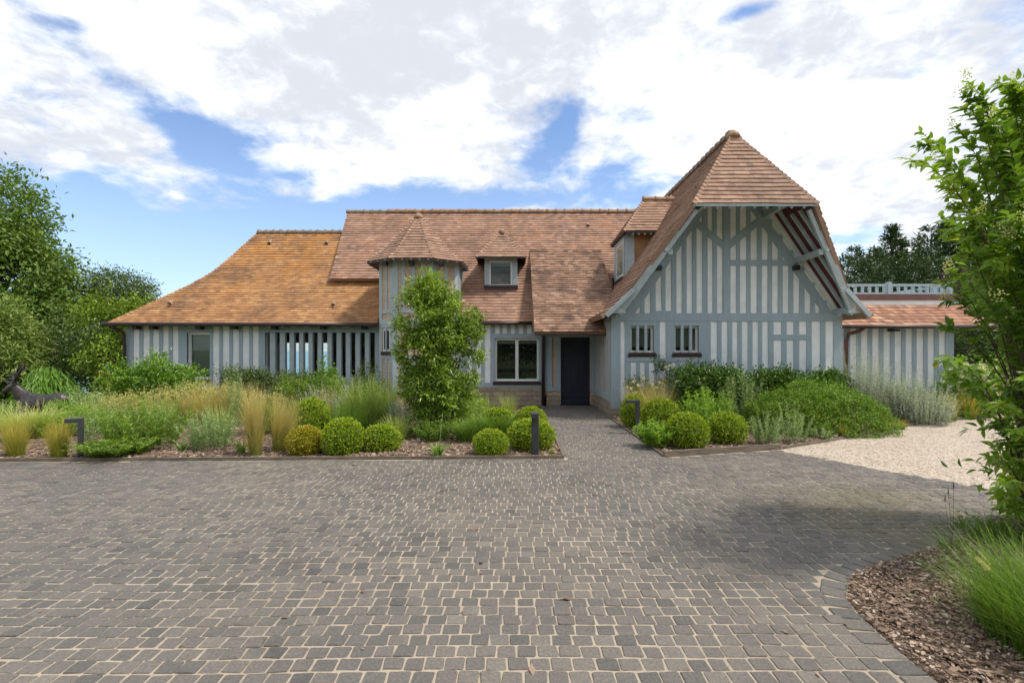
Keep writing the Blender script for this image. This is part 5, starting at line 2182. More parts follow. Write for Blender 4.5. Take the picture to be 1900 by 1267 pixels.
shrub('low_shrub', 84, 150, 746, 11.2, .9, 'bright', 300, 11, .06, .07, .02, 'leafy green bush hiding the legs of the stag', 4, (.5, .2))
shrub('low_shrub', -40, 24, 748, 12.2, .9, 'sage', 300, 11, .06, .06, .018, 'grey green bush under the head of the stag at the left edge', 4, (.4, .2))
for (a, b, t, Y, lab) in ((255, 325, 722, 11.6, 'buff sage bush in front of the laurel, leftmost of the pale straw bushes'), (318, 392, 712, 11.9, 'tall buff sage bush with pale flower heads below the laurel'),
                          (388, 452, 716, 11.5, 'buff sage bush behind the tallest tan feather grass'), (448, 520, 722, 11.4, 'buff sage bush between the grey spires and the silver lavender'), (196, 262, 728, 11.2, 'loose buff sage bush above the leaning lamp post')):
    nb = NB()
    w = PX(b, Y) - PX(a, Y)
    hh = ZT(t, Y)
    tips, st = stem_plant(nb, 90, w * .45, hh, .16, 26, .07, .022, (.45, .2), .5, .25)
    tp = np.repeat(tips, 9, 0) + rng.normal(0, .025, (len(tips) * 9, 3))
    leaves(nb, tp, runit(len(tp)), runit(len(tp)), .035, .02, np.clip(rng.normal(.8, .1, len(tp)), 0, 1))
    place('sage_bush', PX((a + b) / 2, Y), Y, [('foliage', nb, LEAF['buff'])], lab, 'shrub', 'buff sage bushes')


def stems(name, px0, px1, ptop, Y, mat, n, lean, per, L, W, label, tint=(.5, .2), up=.8, cat='plant', group=None, t0=.15, hvar=.3, taper=.4, spill=0.0, zoff=0.0):
    x0, x1 = PX(px0, Y), PX(px1, Y)
    x = (x0 + x1) / 2
    h = ZT(ptop, Y) - zat(x, Y)
    nb = NB()
    stem_plant(nb, int(n * 1.5), max(.05, (x1 - x0) / 2 - lean * .6), h, lean, per, L * 1.25, W * 1.3, tint, up, t0, hvar, taper=taper)
    return place(name, x, Y, [('foliage', nb, LEAF[mat])], label, cat, group)


stems('artemisia_plant', 338, 436, 762, 8.45, 'sage', 60, .18, 44, .06, .012, 'silvery green upright artemisia in the front row between the lamp and the feather grass', (.55, .18), .9)
stems('willow_herb', 205, 340, 742, 8.6, 'herb', 70, .22, 40, .085, .017, 'tall leafy green plant behind the front lobe beside the left lamp', (.45, .2), .7)
stems('willow_herb', 164, 280, 812, 7.98, 'mid', 110, .34, 34, .085, .02, 'low leafy green plant spilling over the timber edging beside the left lamp', (.5, .2), .35, hvar=.2)
stems('mullein_spires', 420, 450, 672, 11.0, 'sage', 16, .12, 60, .06, .014, 'cluster of tall grey green spires before the striped wall', (.55, .15), .6, group=None)
stems('silver_lavender', 555, 640, 716, 10.6, 'silver', 80, .22, 40, .05, .010, 'whitish silver bush behind the golden box ball', (.5, .2), .9)
stems('silver_lavender', 716, 772, 738, 10.4, 'silver', 60, .18, 40, .05, .010, 'whitish silver bush at the left foot of the column shaped tree', (.4, .2), .9)
stems('euphorbia_plant', 840, 905, 722, 11.2, 'bright', 50, .16, 38, .09, .018, 'bright upright green plant below the wall right of the column shaped tree', (.5, .2), .7)
stems('euphorbia_plant', 120, 200, 752, 9.9, 'bright', 60, .2, 34, .08, .016, 'fresh green plant above the left lamp head', (.45, .2), .6)
stems('white_gaura', 150, 250, 742, 9.4, 'sage', 45, .2, 30, .05, .012, 'thin stemmed greyish plant just right of the left lamp', (.5, .2), .7)
stems('catmint_plant', 700, 770, 770, 9.6, 'mid', 60, .2, 34, .045, .014, 'low green plant at the foot of the column shaped tree', (.35, .2), .6)
stems('catmint_plant', 770, 850, 778, 9.3, 'mid', 60, .2, 34, .05, .018, 'low dark green plant under the middle of the column shaped tree', (.3, .2), .5)


# grasses
def grass_clump(name, px, pbase, ptop, wpx, mat, n, label, w=.0045, spread=None, bend=.5, tb=.05, tt=.95, group=None, wind=(-.03, 0), droop=0., Y=None, cat='grass clump', hvar=.3, plume=0, z=None):
    if Y is None:
        Y = G(px, pbase)[1]
    x = PX(px, Y)
    z = zat(x, Y) if z is None else z
    h = ZT(ptop, Y) - z
    wm = wpx / F * Y
    nb = NB()
    n, w = int(n * 1.5), w * 1.15
    if 'feather' in name:
        n, hvar, bend = int(n * 1.25), .6, .75
        spread = wm * .62
        h *= 1.1
    grass(nb, n, wm * .22, h, wm * .45 if spread is None else spread, w, bend, tb, tt, 5, hvar, wind, droop)
    parts = [('blades', nb, LEAF[mat])]
    if plume:
        pb = NB()
        a = rng.uniform(0, 6.28, plume)
        r_ = wm * .4 * np.sqrt(rng.random(plume))
        c = np.stack([np.cos(a) * r_, np.sin(a) * r_, h * rng.uniform(.8, 1.08, plume)], -1)
        for k in range(plume):
            pb = NB()
            dd = runit(14) * .4 + np.array([0, 0, 1.0])
            leaves(pb, c[k] + np.arange(14)[:, None] * np.array([0, 0, .012]) + rng.normal(0, .004, (14, 3)), dd, runit(14), .03, .008, np.clip(rng.normal(.5, .25, 14), 0, 1))
            parts.append(('plume', pb, LEAF['plume']))
    return place(name, x, Y, parts, label, cat, group, z)


FG = 'feather grass clumps'
grass_clump('feather_grass', 30, 846, 786, 50, 'goldgrass', 560, 'golden feather grass in the front row at the far left edge', group=FG)
grass_clump('feather_grass', 110, 850, 788, 46, 'goldgrass', 560, 'golden feather grass immediately left of the left lamp', group=FG)
grass_clump('feather_grass', 474, 846, 736, 44, 'feather', 620, 'tall narrow feather grass between the artemisia and the leaning grass', group=FG)
grass_clump('feather_grass', 518, 838, 752, 52, 'feather', 620, 'feather grass leaning over to the right beside the golden box ball', group=FG, wind=(.14, 0))
grass_clump('feather_grass', 392, 790, 722, 90, 'feather', 700, 'wide tan feather grass behind the artemisia', group=FG, w=.006)
grass_clump('feather_grass', 345, 785, 735, 60, 'feather', 450, 'tan feather grass between the green plant and the wide tan clump', group=FG, w=.006)
grass_clump('feather_grass', 275, 778, 738, 60, 'feather', 500, 'tan feather grass above the tall leafy green plant', group=FG, w=.006)
grass_clump('feather_grass', 225, 790, 745, 50, 'feather', 450, 'tan feather grass rising just behind and right of the left lamp', group=FG, w=.006)
grass_clump('feather_grass', 440, 775, 722, 60, 'feather', 500, 'tan feather grass directly below the grey green spires', group=FG, w=.006)
grass_clump('feather_grass', 600, 800, 732, 44, 'feather', 420, 'feather grass rising behind the golden and the large green box ball', group=FG, wind=(.05, 0))
grass_clump('fountain_grass', 52, 815, 760, 130, 'palegrass', 1000, 'large soft green grass clump in front of the stag', w=.009, bend=.8, spread=.65, plume=24)
grass_clump('fountain_grass', -10, 800, 750, 90, 'grass', 500, 'dark green grass clump cut by the left edge of the photo', w=.010, bend=.8)
grass_clump('tall_grass', 672, 800, 708, 110, 'palegrass', 520, 'tall bright green grass behind the large green box ball', w=.012, bend=.5, tt=.7, hvar=.8)
grass_clump('tall_grass', 715, 795, 716, 80, 'palegrass', 320, 'tall bright green grass left of the column shaped tree', w=.012, bend=.5, tt=.6, hvar=.8)
stems('willow_herb', 640, 730, 722, 10.9, 'bright', 46, .2, 40, .075, .015, 'upright leafy green plant among the tall grass behind the box balls', (.45, .2), .8)
grass_clump('fountain_grass', 915, 815, 745, 130, 'grass', 800, 'arching green grass between the column shaped tree and the right box balls', w=.009, bend=.9, spread=.55, droop=.35)
grass_clump('fountain_grass', 868, 822, 760, 90, 'grass', 450, 'short arching green grass at the right foot of the column shaped tree', w=.009, bend=.9, spread=.4, droop=.35)
grass_clump('feather_grass', 945, 775, 735, 40, 'palegrass', 350, 'thin pale grass before the stone base under the double window', group=FG)


for (px, Y, t, w_, mt, n_, lab) in ((300, 10.4, 745, 70, 'palegrass', 420, 'loose green grass among the tan feather grasses behind the leafy green plant'),
                               (500, 10.2, 735, 80, 'feather', 520, 'loose straw coloured grass below the silver lavender'),
                               (560, 9.9, 748, 60, 'palegrass', 420, 'pale grass filling the gap left of the loose yellow green box bush'),
                               (655, 9.7, 750, 70, 'grass', 520, 'green grass directly above the large green box ball'),
                               (735, 9.3, 772, 60, 'palegrass', 420, 'pale grass between the rough box ball and the column shaped tree'),
                               (180, 10.8, 735, 70, 'palegrass', 420, 'soft pale grass below the pale variegated bush'),
                               (410, 9.6, 755, 60, 'palegrass', 420, 'thin green grass right behind the silvery artemisia'),
                               (900, 10.9, 738, 70, 'palegrass', 380, 'tall thin grass below the left half of the double window')):
    grass_clump('wild_grass_clump', px, 0, t, w_, mt, n_, lab, w=.008, bend=.6, Y=Y, hvar=.6, tt=.8)
for (a, b, t, Y, mt, lab) in ((455, 530, 742, 9.9, 'mid', 'low mid green leafy plant behind the leaning feather grass'), (600, 690, 745, 10.0, 'bright', 'fresh green leafy plant behind the large green box ball'),
                              (262, 330, 752, 9.8, 'sage', 'grey green leafy plant among the tan feather grasses'), (60, 128, 770, 9.5, 'bright', 'fresh green leafy plant between the golden grass clumps on the left')):
    stems('border_plant', a, b, t, Y, mt, 46, .18, 36, .06, .016, lab, (.45, .2), .7)


def strap_plant(px, pbase, ptop, label, n=26, flowers=0):
    x, y = G(px, pbase)
    h = ZT(ptop, y) - zat(x, y)
    nb = NB()
    grass(nb, int(n * 1.5), .05, h * 1.1, .30, .028, .8, .3, .9, 6, .4, (0, 0), .35)
    parts = [('leaves', nb, LEAF['strap'])]
    if flowers:
        sb = MB()
        for k in range(flowers):
            q = random.uniform(-.06, .10)
            hh = h * random.uniform(1.3, 1.9)
            sb.tube([(q * .3, 0, 0), (q * .7, 0, hh * .6), (q, 0, hh)], [.004, .0035, .003], 5)
            sb.tube([(q, 0, hh), (q, 0, hh + .03), (q, 0, hh + .07)], [.006, .012, .003], 5)
        parts.append(('flower_stalks', sb, M['greenstem']))
    return place('agapanthus', x, y, parts, label, 'plant', 'agapanthus')


strap_plant(812, 850, 805, 'strap leaved agapanthus with bud stalks below the column shaped tree', 30, 3)
strap_plant(447, 842, 803, 'strap leaved plant between the artemisia and the tall feather grass', 22, 0)
strap_plant(338, 838, 805, 'small strap leaved plant at the left foot of the artemisia', 16, 0)


# box balls
def boxball_mesh(n=6500, lump=.05, size=.03):
    nb = NB()
    u = runit(n)
    u[:, 2] = np.where(u[:, 2] < -.75, -u[:, 2], u[:, 2])
    h2 = hash3(u * 13, 1.6)
    bump_ = 1 + lump * hash3(u * 5, 1.8) + .10 * h2
    p = u * (bump_ * rng.uniform(.86, 1.0, n))[:, None]
    d = u + runit(n) * .9 + [0, 0, .3]
    tn = np.clip(.46 + .2 * hash3(u * 7, 1.7) + .45 * h2 + rng.normal(0, .2, n), 0, .89)
    leaves(nb, p, d, u + runit(n) * .6, size * rng.uniform(.7, 1.3, n) / .45 * 1.25, size / .45 * .75, tn)
    # inner twigs and leaves close the ball
    m = 1500
    v = runit(m)
    leaves(nb, v * .72, np.cross(v, runit(m)), v, .28, .22, np.full(m, .05))
    return nb.mesh('foliage')


bm1, bm2, bm3 = boxball_mesh(), boxball_mesh(5600, .09, .034), boxball_mesh(4200, .16, .036)
bm1.materials.append(LEAF['box'])
bm2.materials.append(LEAF['goldbox'])
bm3.materials.append(LEAF['box'])
BG = 'clipped box balls'


def boxball(me, px0, px1, ptop, pbot, label, Y=None):
    cx = (px0 + px1) / 2
    if Y is None:
        Y = G(cx, pbot)[1] + (px1 - px0) / 2 / F * 8 * .8
    r = (px1 - px0) / 2 / F * Y
    x = PX(cx, Y)
    z = zat(x, Y)
    zt_ = ZT(ptop, Y)
    rz = (zt_ - z) / 1.75
    o = bpy.data.objects.new('box_ball', me)
    COL.objects.link(o)
    o.location = (x, Y, zt_ - rz)
    o.scale = (r, r, rz)
    o.rotation_euler = (0, 0, random.uniform(0, 6))
    return tag(o, label, 'box ball', BG)


boxball(bm2, 534, 600, 791, 848, 'yellowish golden box ball, leftmost of three in the front row left')
boxball(bm1, 598, 676, 776, 850, 'largest round green box ball between the golden one and a smaller green one')
boxball(bm3, 671, 744, 788, 844, 'rough green box ball at the right of the three in the front row left')
boxball(bm3, 545, 612, 740, 800, 'loose yellow green box bush behind the golden box ball', 9.6)
boxball(bm1, 877, 944, 796, 850, 'small round green box ball just left of the pair by the front lamp')
boxball(bm1, 941, 1030, 777, 846, 'large green box ball right behind the front lamp', 8.55)
boxball(bm1, 952, 1017, 755, 815, 'green box ball at the path edge behind the large one by the front lamp', 9.6)
boxball(bm3, 888, 958, 757, 815, 'box ball half covered by arching grass', 9.9)
boxball(bm1, 1236, 1314, 766, 836, 'large round green box ball in the front row right of the path')
boxball(bm3, 1313, 1384, 766, 828, 'rust tinged box ball, right one of the front pair beyond the path')
boxball(bm3, 1152, 1206, 732, 792, 'box ball tufted with grass behind the thin right lamp', 11.0)
boxball(bm3, 1190, 1262, 740, 795, 'box ball under the leaning feather grass right of the thin lamp', 10.4)
boxball(bm3, 1018, 1030, 836, 850, 'tiny box seedling at the corner by the front lamp', 8.05)

# column shaped tree
nb, tb = NB(), MB()
cY = 9.9
cx = PX(806, cY)
def cb(px, py, rx, rz):
    return (PX(px, cY) - cx, random.uniform(-.1, .1), ZT(py, cY), rx / F * cY, rx / F * cY * .9, rz / F * cY)
bl = [cb(797, 575, 52, 48), cb(795, 545, 34, 34), cb(778, 612, 42, 55), cb(835, 600, 44, 48), cb(800, 655, 55, 40), cb(850, 640, 32, 42), cb(770, 665, 30, 40), cb(812, 715, 56, 52), cb(780, 735, 36, 45), cb(840, 745, 40, 42), cb(808, 780, 44, 38),
      cb(886, 600, 12, 12), cb(884, 660, 12, 14), cb(880, 622, 14, 14), cb(872, 700, 14, 14)]
c = crown(nb, bl, 2300, 14, .05, .10, .031, (.5, .27), .05, .35, -.24, 3.2, outw=.8)
c2 = crown(nb, [(b[0], b[1], b[2], b[3] * 1.16, b[4] * 1.1, b[5] * 1.14) for b in bl], 240, 13, .05, .10, .031, (.65, .15), -.4, .92, -.2, 3.2, outw=1.1)
for k in range(5):
    a = k * 1.256
    tb.tube([(math.cos(a) * .06, math.sin(a) * .06, -.1), (math.cos(a) * .12, math.sin(a) * .12, .8), (math.cos(a) * .2, math.sin(a) * .15, 1.7), (math.cos(a) * .25, math.sin(a) * .2, 2.5)], [.03, .026, .018, .006], 6)
limbs(tb, (0, 0, 0), [tuple(p) for p in c[rng.choice(len(c), 26, replace=False)]], .032, wob=.05, split=.3)
place('columnar_tree', cx, cY, [('trunk', tb, M['twig']), ('crown', nb, LEAF['column'])], 'column shaped leafy evergreen standing in the bed before the turret', 'tree')

# ------------------------------------------------------------------ right bed
def rose():
    nb = NB()
    bl = [(-.25, 0, .45, .4, .35, .42), (.3, .1, .42, .42, .35, .4), (.42, .15, 1.05, .16, .16, .3), (.25, .2, 1.3, .12, .12, .22), (-.35, 0, .8, .22, .2, .2)]
    crown(nb, bl, 330, 11, .06, .06, .034, (.4, .2), .2, .4, -.4, 2.5)
    fb = NB()
    pts = np.array([(-.55, -.3, .72), (-.5, -.3, .88), (-.38, -.32, .80), (-.30, -.3, 1.08), (-.44, -.3, .62), (-.05, -.32, .80), (0.05, -.3, .74), (.12, -.3, .86), (.30, -.2, 1.22), (.38, -.2, 1.25), (.45, -.2, 1.2), (.55, -.2, .98), (-.62, -.2, .75), (.34, -.2, 1.17), (-.25, -.3, .95)])
    for p in pts:
        m = 16
        d = runit(m)
        leaves(fb, np.tile(p, (m, 1)) - d * .01, d, runit(m), .055, .045, np.clip(rng.normal(.6, .2, m), 0, 1), fold=.35)
    tb = MB()
    limbs(tb, (0, 0, 0), [(-.4, 0, .9), (.4, .1, 1.2), (.1, 0, .7), (.3, .2, 1.45)], .02, split=.05, wob=.05)
    return [('foliage', nb, LEAF['dark']), ('stem', tb, M['twig']), ('flowers', fb, LEAF['petal'])]


place('rose_bush', PX(1208, 12.3), 12.3, rose(), 'rose bush with white blooms under the first barred window of the gable', 'rose bush')
shrub('choisya_shrub', 1243, 1402, 674, 11.9, 1.3, 'choisya', 1600, 12, .07, .10, .034, 'dark glossy green shrub below the second barred window', 5, (.3, .2))
shrub('choisya_shrub', 1395, 1492, 684, 12.2, 1.2, 'choisya', 1200, 12, .07, .10, .034, 'glossy green shrub below the middle of the gable wall', 4, (.33, .2))
shrub('choisya_shrub', 1480, 1580, 684, 12.3, 1.1, 'choisya', 1000, 12, .07, .10, .034, 'lighter glossy green shrub at the right corner of the gable wall', 4, (.45, .2))
nb, tb = NB(), MB()
mx_, mY = PX(1512, 10.6), 10.6
mh = ZT(716, mY)
crown(nb, [(0, 0, 0, 1.33, .95, mh), (-.45, -.1, 0, 1.05, .8, mh * .82), (.5, -.1, 0, .95, .8, mh * .78)], 4200, 14, .035, .05, .022, (.5, .14), .25, .93, -.9, 2.0, outw=.5)
limbs(tb, (0, 0, 0), [(-.8, 0, .3), (.8, .1, .3), (0, 0, .6), (.3, .3, .5)], .02, split=.05)
place('spirea_mound', mx_, mY, [('foliage', nb, LEAF['spirea']), ('stem', tb, M['twig'])], 'wide smooth green spirea mound bordering the gravel', 'shrub')
stems('mullein_spires', 1340, 1412, 690, 11.0, 'sage', 26, .16, 60, .085, .018, 'tall grey green spires in front of the glossy shrubs below the gable', (.4, .15), .55)
stems('lily_plant', 1262, 1355, 722, 10.4, 'bright', 46, .2, 40, .10, .022, 'bright leafy upright plant behind the right pair of box balls', (.5, .2), .6)
stems('lily_plant', 1188, 1246, 782, 8.7, 'bright', 50, .18, 40, .085, .022, 'bright leafy plant at the path edge left of the large right box ball', (.5, .2), .6)
stems('lily_plant', 1400, 1440, 745, 10.2, 'mid', 30, .14, 36, .08, .02, 'leafy plant between the spires and the spirea mound', (.4, .2), .6)
stems('artemisia_plant', 1392, 1458, 768, 9.0, 'sage', 30, .16, 46, .05, .012, 'pale green artemisia right of the rust tinged box ball', (.5, .18), .8)
stems('artemisia_plant', 1446, 1502, 752, 9.25, 'sage', 22, .14, 50, .05, .012, 'taller pale green artemisia before the spirea mound', (.5, .18), .8)
stems('artemisia_plant', 1500, 1545, 790, 9.5, 'sage', 10, .12, 34, .05, .012, 'tiny pale artemisia sprigs at the foot of the spirea mound', (.5, .18), .7)
for (a, b, t, Y, lab, n) in ((1555, 1640, 662, 12.2, 'silver grey bush climbing past the downpipe', 130), (1630, 1720, 700, 11.9, 'wide silver grey bush below the striped garage wall', 140), (1655, 1760, 722, 11.6, 'low silver grey bush above the gravel edge', 120)):
    nb = NB()
    w = PX(b, Y) - PX(a, Y)
    stem_plant(nb, int(n * 1.3), w * .42, ZT(t, Y) * 1.18, .22, 64, .046, .019, (.6, .2), .35, .15, .4, .006)
    crown(nb, dome(w * .9, .8, ZT(t, Y) * .8, 4), 420, 12, .06, .046, .018, (.5, .2), 0, .5, -.5, 2.4)
    place('silver_bush', PX((a + b) / 2, Y), Y, [('foliage', nb, LEAF['silver'])], lab, 'shrub', 'silver bushes')
stems('rosemary_plant', 1655, 1690, 702, 13.4, 'dark', 26, .12, 60, .04, .008, 'small dark rosemary against the striped garage wall', (.6, .2), .9)
stems('rosemary_plant', 1695, 1735, 708, 13.4, 'dark', 26, .12, 60, .04, .008, 'second small dark rosemary, the one nearer the garage corner', (.5, .2), .9)
grass_clump('feather_grass', 1178, 790, 722, 46, 'feather', 420, 'feather grass tuft above the box ball behind the thin right lamp', group=FG, Y=11.05, tt=.75)
grass_clump('feather_grass', 1226, 790, 716, 72, 'feather', 600, 'feather grass blown to the left over a box ball right of the thin lamp', group=FG, Y=10.6, wind=(-.12, 0))
grass_clump('feather_grass', 1766, 782, 735, 30, 'goldgrass', 320, 'golden feather grass before the white hydrangeas, left one of two', group=FG)
grass_clump('feather_grass', 1800, 777, 734, 34, 'goldgrass', 420, 'golden feather grass before the white hydrangeas, right one of two', group=FG)
grass_clump('feather_grass', 1640, 800, 768, 24, 'goldgrass', 260, 'short golden grass tuft at the right foot of the spirea mound', group=FG)
grass_clump('feather_grass', 1672, 796, 778, 26, 'goldgrass', 200, 'low golden grass tuft on the gravel edge under the silver bush', group=FG)
grass_clump('feather_grass', 1566, 812, 788, 18, 'goldgrass', 140, 'tiny golden grass tuft under the middle of the spirea mound', group=FG)


def hydrangea(w, h, nfl, ncl):
    nb, fb, tb = NB(), NB(), MB()
    bl = dome(w, .9, h, 4)
    c = crown(nb, bl, ncl, 10, .08, .10, .055, (.5, .2), .1, .55, -.6, 2)
    front = c[(c[:, 1] < .15) & (c[:, 2] > h * .3)]
    for p in front[rng.choice(len(front), min(nfl, len(front)), replace=False)]:
        m = 60
        t = rng.random(m)
        a = rng.uniform(0, 6.28, m)
        r_ = .062 * (1 - t * .75)
        q = p + np.stack([np.cos(a) * r_, np.sin(a) * r_ - .08, t * .15], -1)
        leaves(fb, q, runit(m), runit(m), .038, .034, np.clip(rng.normal(.5, .3, m), 0, 1), fold=.3)
    limbs(tb, (0, 0, 0), [(random.uniform(-.4, .4) * w, 0, h * .7) for _ in range(5)], .02, split=.05)
    return [('foliage', nb, LEAF['bright']), ('stem', tb, M['twig']), ('flowers', fb, LEAF['petal'])]


place('hydrangea_bush', PX(1800, 12.7), 12.7, hydrangea(1.35, 1.4, 48, 280), 'white panicle hydrangea at the corner of the garage wall', 'hydrangea', 'white hydrangeas')
place('hydrangea_bush', PX(1862, 13.6), 13.6, hydrangea(1.5, 1.5, 48, 300), 'white panicle hydrangea half behind the big leafy shrub', 'hydrangea', 'white hydrangeas')

# ------------------------------------------------------------------ near bed on the right: tall arching shrub and grass
bx, by = 4.55, 4.35
nb, tb, fb = NB(), MB(), NB()
tips = []
def tip(px, py, Y):
    tips.append(Vector((PX(px, Y) - bx, Y - by, ZT(py, Y))))
for (px, py) in ((1795, 150), (1850, 150), (1880, 175), (1790, 180), (1778, 200), (1705, 245), (1700, 270), (1672, 293), (1735, 300), (1770, 240), (1742, 345), (1755, 330), (1760, 380), (1770, 420),
                 (1745, 405), (1750, 430), (1780, 470), (1742, 520), (1760, 505), (1750, 560), (1735, 600), (1732, 668), (1760, 700), (1840, 760),
                 (1840, 790), (1850, 830), (1835, 848), (1850, 870), (1845, 900), (1855, 930), (1850, 945), (1870, 960), (1820, 220), (1830, 300), (1820, 400), (1830, 470), (1850, 560), (1860, 640), (1870, 720), (1880, 800), (1885, 880)):
    tip(px, py, random.uniform(3.4, 4.4))
NT = len(tips)
for k in range(150):
    py = random.uniform(150, 950)
    edge = np.interp(py, [150, 300, 450, 560, 630, 700, 760, 950], [1865, 1800, 1825, 1815, 1840, 1890, 1915, 1915])
    tip(edge + abs(random.gauss(0, 110)), py, random.uniform(3.3, 5.0))
P_, D_, T_, L_ = [], [], [], []
for i, t in enumerate(tips):
    b0 = Vector((random.uniform(-.12, .12), random.uniform(-.12, .12), 0))
    hgt = max(.25, t.z * random.uniform(.35, .7))
    c1 = Vector((b0.x + t.x * .15, b0.y + t.y * .15, hgt))
    c2 = Vector((t.x * .6, t.y * .6, t.z + random.uniform(-.05, .25)))
    pts = []
    for k in range(9):
        s = k / 8
        pts.append(b0 * (1 - s) ** 3 + c1 * 3 * s * (1 - s) ** 2 + c2 * 3 * s * s * (1 - s) + t * s ** 3)
    tb.tube(pts[:], [.011 - .0098 * (k / 8) for k in range(9)], 5)
    ln = sum((a - b).length for a, b in zip(pts, pts[1:]))
    ct = random.gauss(.45, .22)
    m = int(min(46, 10 + ln * 11)) if i >= NT else int(min(24, 8 + ln * 5))
    ax = random.uniform(0, 3.1)
    for q in range(m):
        s = (0.42 if i >= NT else .62) + (.58 if i >= NT else .38) * (q / m) ** .9
        f = s * 8
        k = min(7, int(f))
        p = pts[k].lerp(pts[k + 1], f - k)
        a = (pts[k + 1] - pts[k]).normalized()
        si = a.cross(Vector((0, 0, 1)))
        si.normalize()
        un_ = si.cross(a)
        for sg in (1, -1):
            an = ax + q * 1.57 * .5
            od = (si * math.cos(an) + un_ * math.sin(an) * .5) * sg
            P_.append(p + Vector((random.gauss(0, .008), random.gauss(0, .008), random.gauss(0, .008))))
            D_.append(od + a * .75 + Vector((0, 0, random.gauss(-.05, .2))))
            T_.append(min(1, max(0, ct + random.gauss(0, .12) + (.1 if s > .9 else 0))) if random.random() > .025 else .99)
            L_.append(random.uniform(.065, .115) * (1.05 - .35 * (s > .93)))
    if random.random() < .35:
        m2 = 40
        tt = rng.random(m2)
        q = np.array(t) + np.stack([rng.normal(0, .022, m2), rng.normal(0, .022, m2), tt * .09], -1)
        leaves(fb, q, runit(m2), runit(m2), .016, .013, np.clip(rng.normal(.4, .3, m2), 0, 1))
P_, D_, T_, L_ = np.array(P_), np.array(D_), np.array(T_), np.array(L_)
m = len(P_)
def sb_(px, py, rx, rz, Y=4.5):
    return (PX(px, Y) - bx, Y - by, ZT(py, Y), rx / F * Y, .5, rz / F * Y)
crown(nb, [sb_(1935, 260, 85, 80), sb_(1925, 370, 95, 90), sb_(1935, 480, 95, 90), sb_(1945, 590, 75, 80), sb_(1965, 700, 60, 70), sb_(1945, 800, 65, 70), sb_(1945, 890, 60, 60)], 430, 13, .11, .10, .046, (.48, .2), .1, .45, -.3, 2.2, big=True)
big_leaves(nb, P_, D_, np.tile([0, 0, 1.0], (m, 1)) + rng.normal(0, .35, (m, 3)), L_, L_ * .46, T_)
place('hydrangea_shrub', bx, by, [('stem', tb, M['twig']), ('foliage', nb, LEAF['hydrangea']), ('flowers', fb, LEAF['cream'])], 'tall arching leafy shrub filling the right edge of the photo', 'shrub')

# grass in the near corner
nb = NB()
grass(nb, 3400, .46, .55, .40, .0075, .6, .1, .75, 6, .5, (-.05, -.03), .12)
sb, plumes_ = MB(), []
for k in range(22):
    a = random.uniform(1.6, 5.0)
    r_ = random.uniform(.15, .5)
    t = Vector((math.cos(a) * r_, math.sin(a) * r_, random.uniform(.35, .62)))
    b_ = t * .3
    b_.z = 0
    sb.tube([b_, b_.lerp(t, .5) + Vector((0, 0, .05)), t], [.0022, .002, .0016], 4)
    dr = (t - b_).normalized()
    mm = 90
    f = rng.random(mm)
    q = np.array(t) + np.array(dr) * (f * .085)[:, None]
    pb = NB()
    leaves(pb, q, runit(mm) + np.array(dr) * .8, runit(mm), .016 * (1.1 - f * .5), .0035, np.clip(rng.normal(.5, .25, mm), 0, 1))
    plumes_.append(('plume', pb, LEAF['plume']))
place('fountain_grass', 3.2, 2.82, [('blades', nb, LEAF['grass']), ('flower_stalks', sb, M['greenstem'])] + plumes_, 'lush green grass with pale foxtail plumes in the bottom right corner', 'grass clump')
for (px, py, n, h, lab) in ((1765, 1020, 26, .32, 'thin tuft of wild grass with dark seed heads at the tip of the corner bed'), (1830, 985, 120, .16, 'low green weeds below the arching shrub'), (1712, 1120, 16, .07, 'single small weed in the middle of the bark chips'), (1870, 1010, 200, .20, 'leafy weeds between the arching shrub and the corner grass')):
    x, y = G(px, py)
    nb = NB()
    grass(nb, n, .08 if n < 50 else .2, h, .16, .008, .6, .2, .8, 5, .4, (0, 0), .1)
    if n > 100:
        stem_plant(nb, 40, .22, h, .1, 14, .035, .018, (.5, .2), .5)
    parts = [('blades', nb, LEAF['grass'])]
    if n == 26:
        sb = MB()
        for k in range(3):
            t = Vector((-.06 + k * .05, random.uniform(-.03, .03), .40 + .05 * k))
            sb.tube([(0, 0, 0), (t.x * .5, 0, t.z * .6), t, t + Vector((0, 0, .02)), t + Vector((0, 0, .07))], [.0015, .0013, .0012, .005, .001], 5)
        parts.append(('seed_heads', sb, M['bark']))
    place('wild_grass', x, y, parts, lab, 'weeds')

# ------------------------------------------------------------------ bollard lamps
def lamp(x, y, h, rz, label, hl=.25):
    root = empty('bollard_lamp', (x, y, 0), label, 'bollard lamp', 'anthracite bollard lamps')
    m = MB()
    m.box(-.0275, .0275, -.0575, .0575, 0, h - .062)
    o = m.build('post', M['lamp_metal'], None, bevel=.003)
    o.parent = root
    m = MB()
    m.box(-hl + .0275, .0275, -.0575, .0575, h - .06, h)
    o = m.build('lamp_head', M['lamp_metal'], None, bevel=.003)
    o.parent = root
    m = MB()
    m.box(-hl + .05, -.05, -.045, .045, h - .064, h - .0605)
    o = m.build('diffuser', M['frame'], None)
    o.parent = root
    m = MB()
    m.box(-.05, .05, -.08, .08, -.02, .012)
    o = m.build('base_plate', M['lamp_metal'], None, bevel=.003)
    o.parent = root
    root.rotation_euler = (0, 0, rz)


lx, ly = G(150, 851)
lamp(lx, ly, .62, R(28), 'angular dark bollard lamp half sunk in the leafy plant on the left', .21)
lx, ly = PX(993, 7.97), 8.0
lamp(lx, ly, .69, R(86), 'dark bollard lamp seen head on before the large box ball')
lx, ly = G(1183, 805)
lamp(lx, ly, .67, R(3), 'slim dark bollard lamp with its head to the left, right of the path')

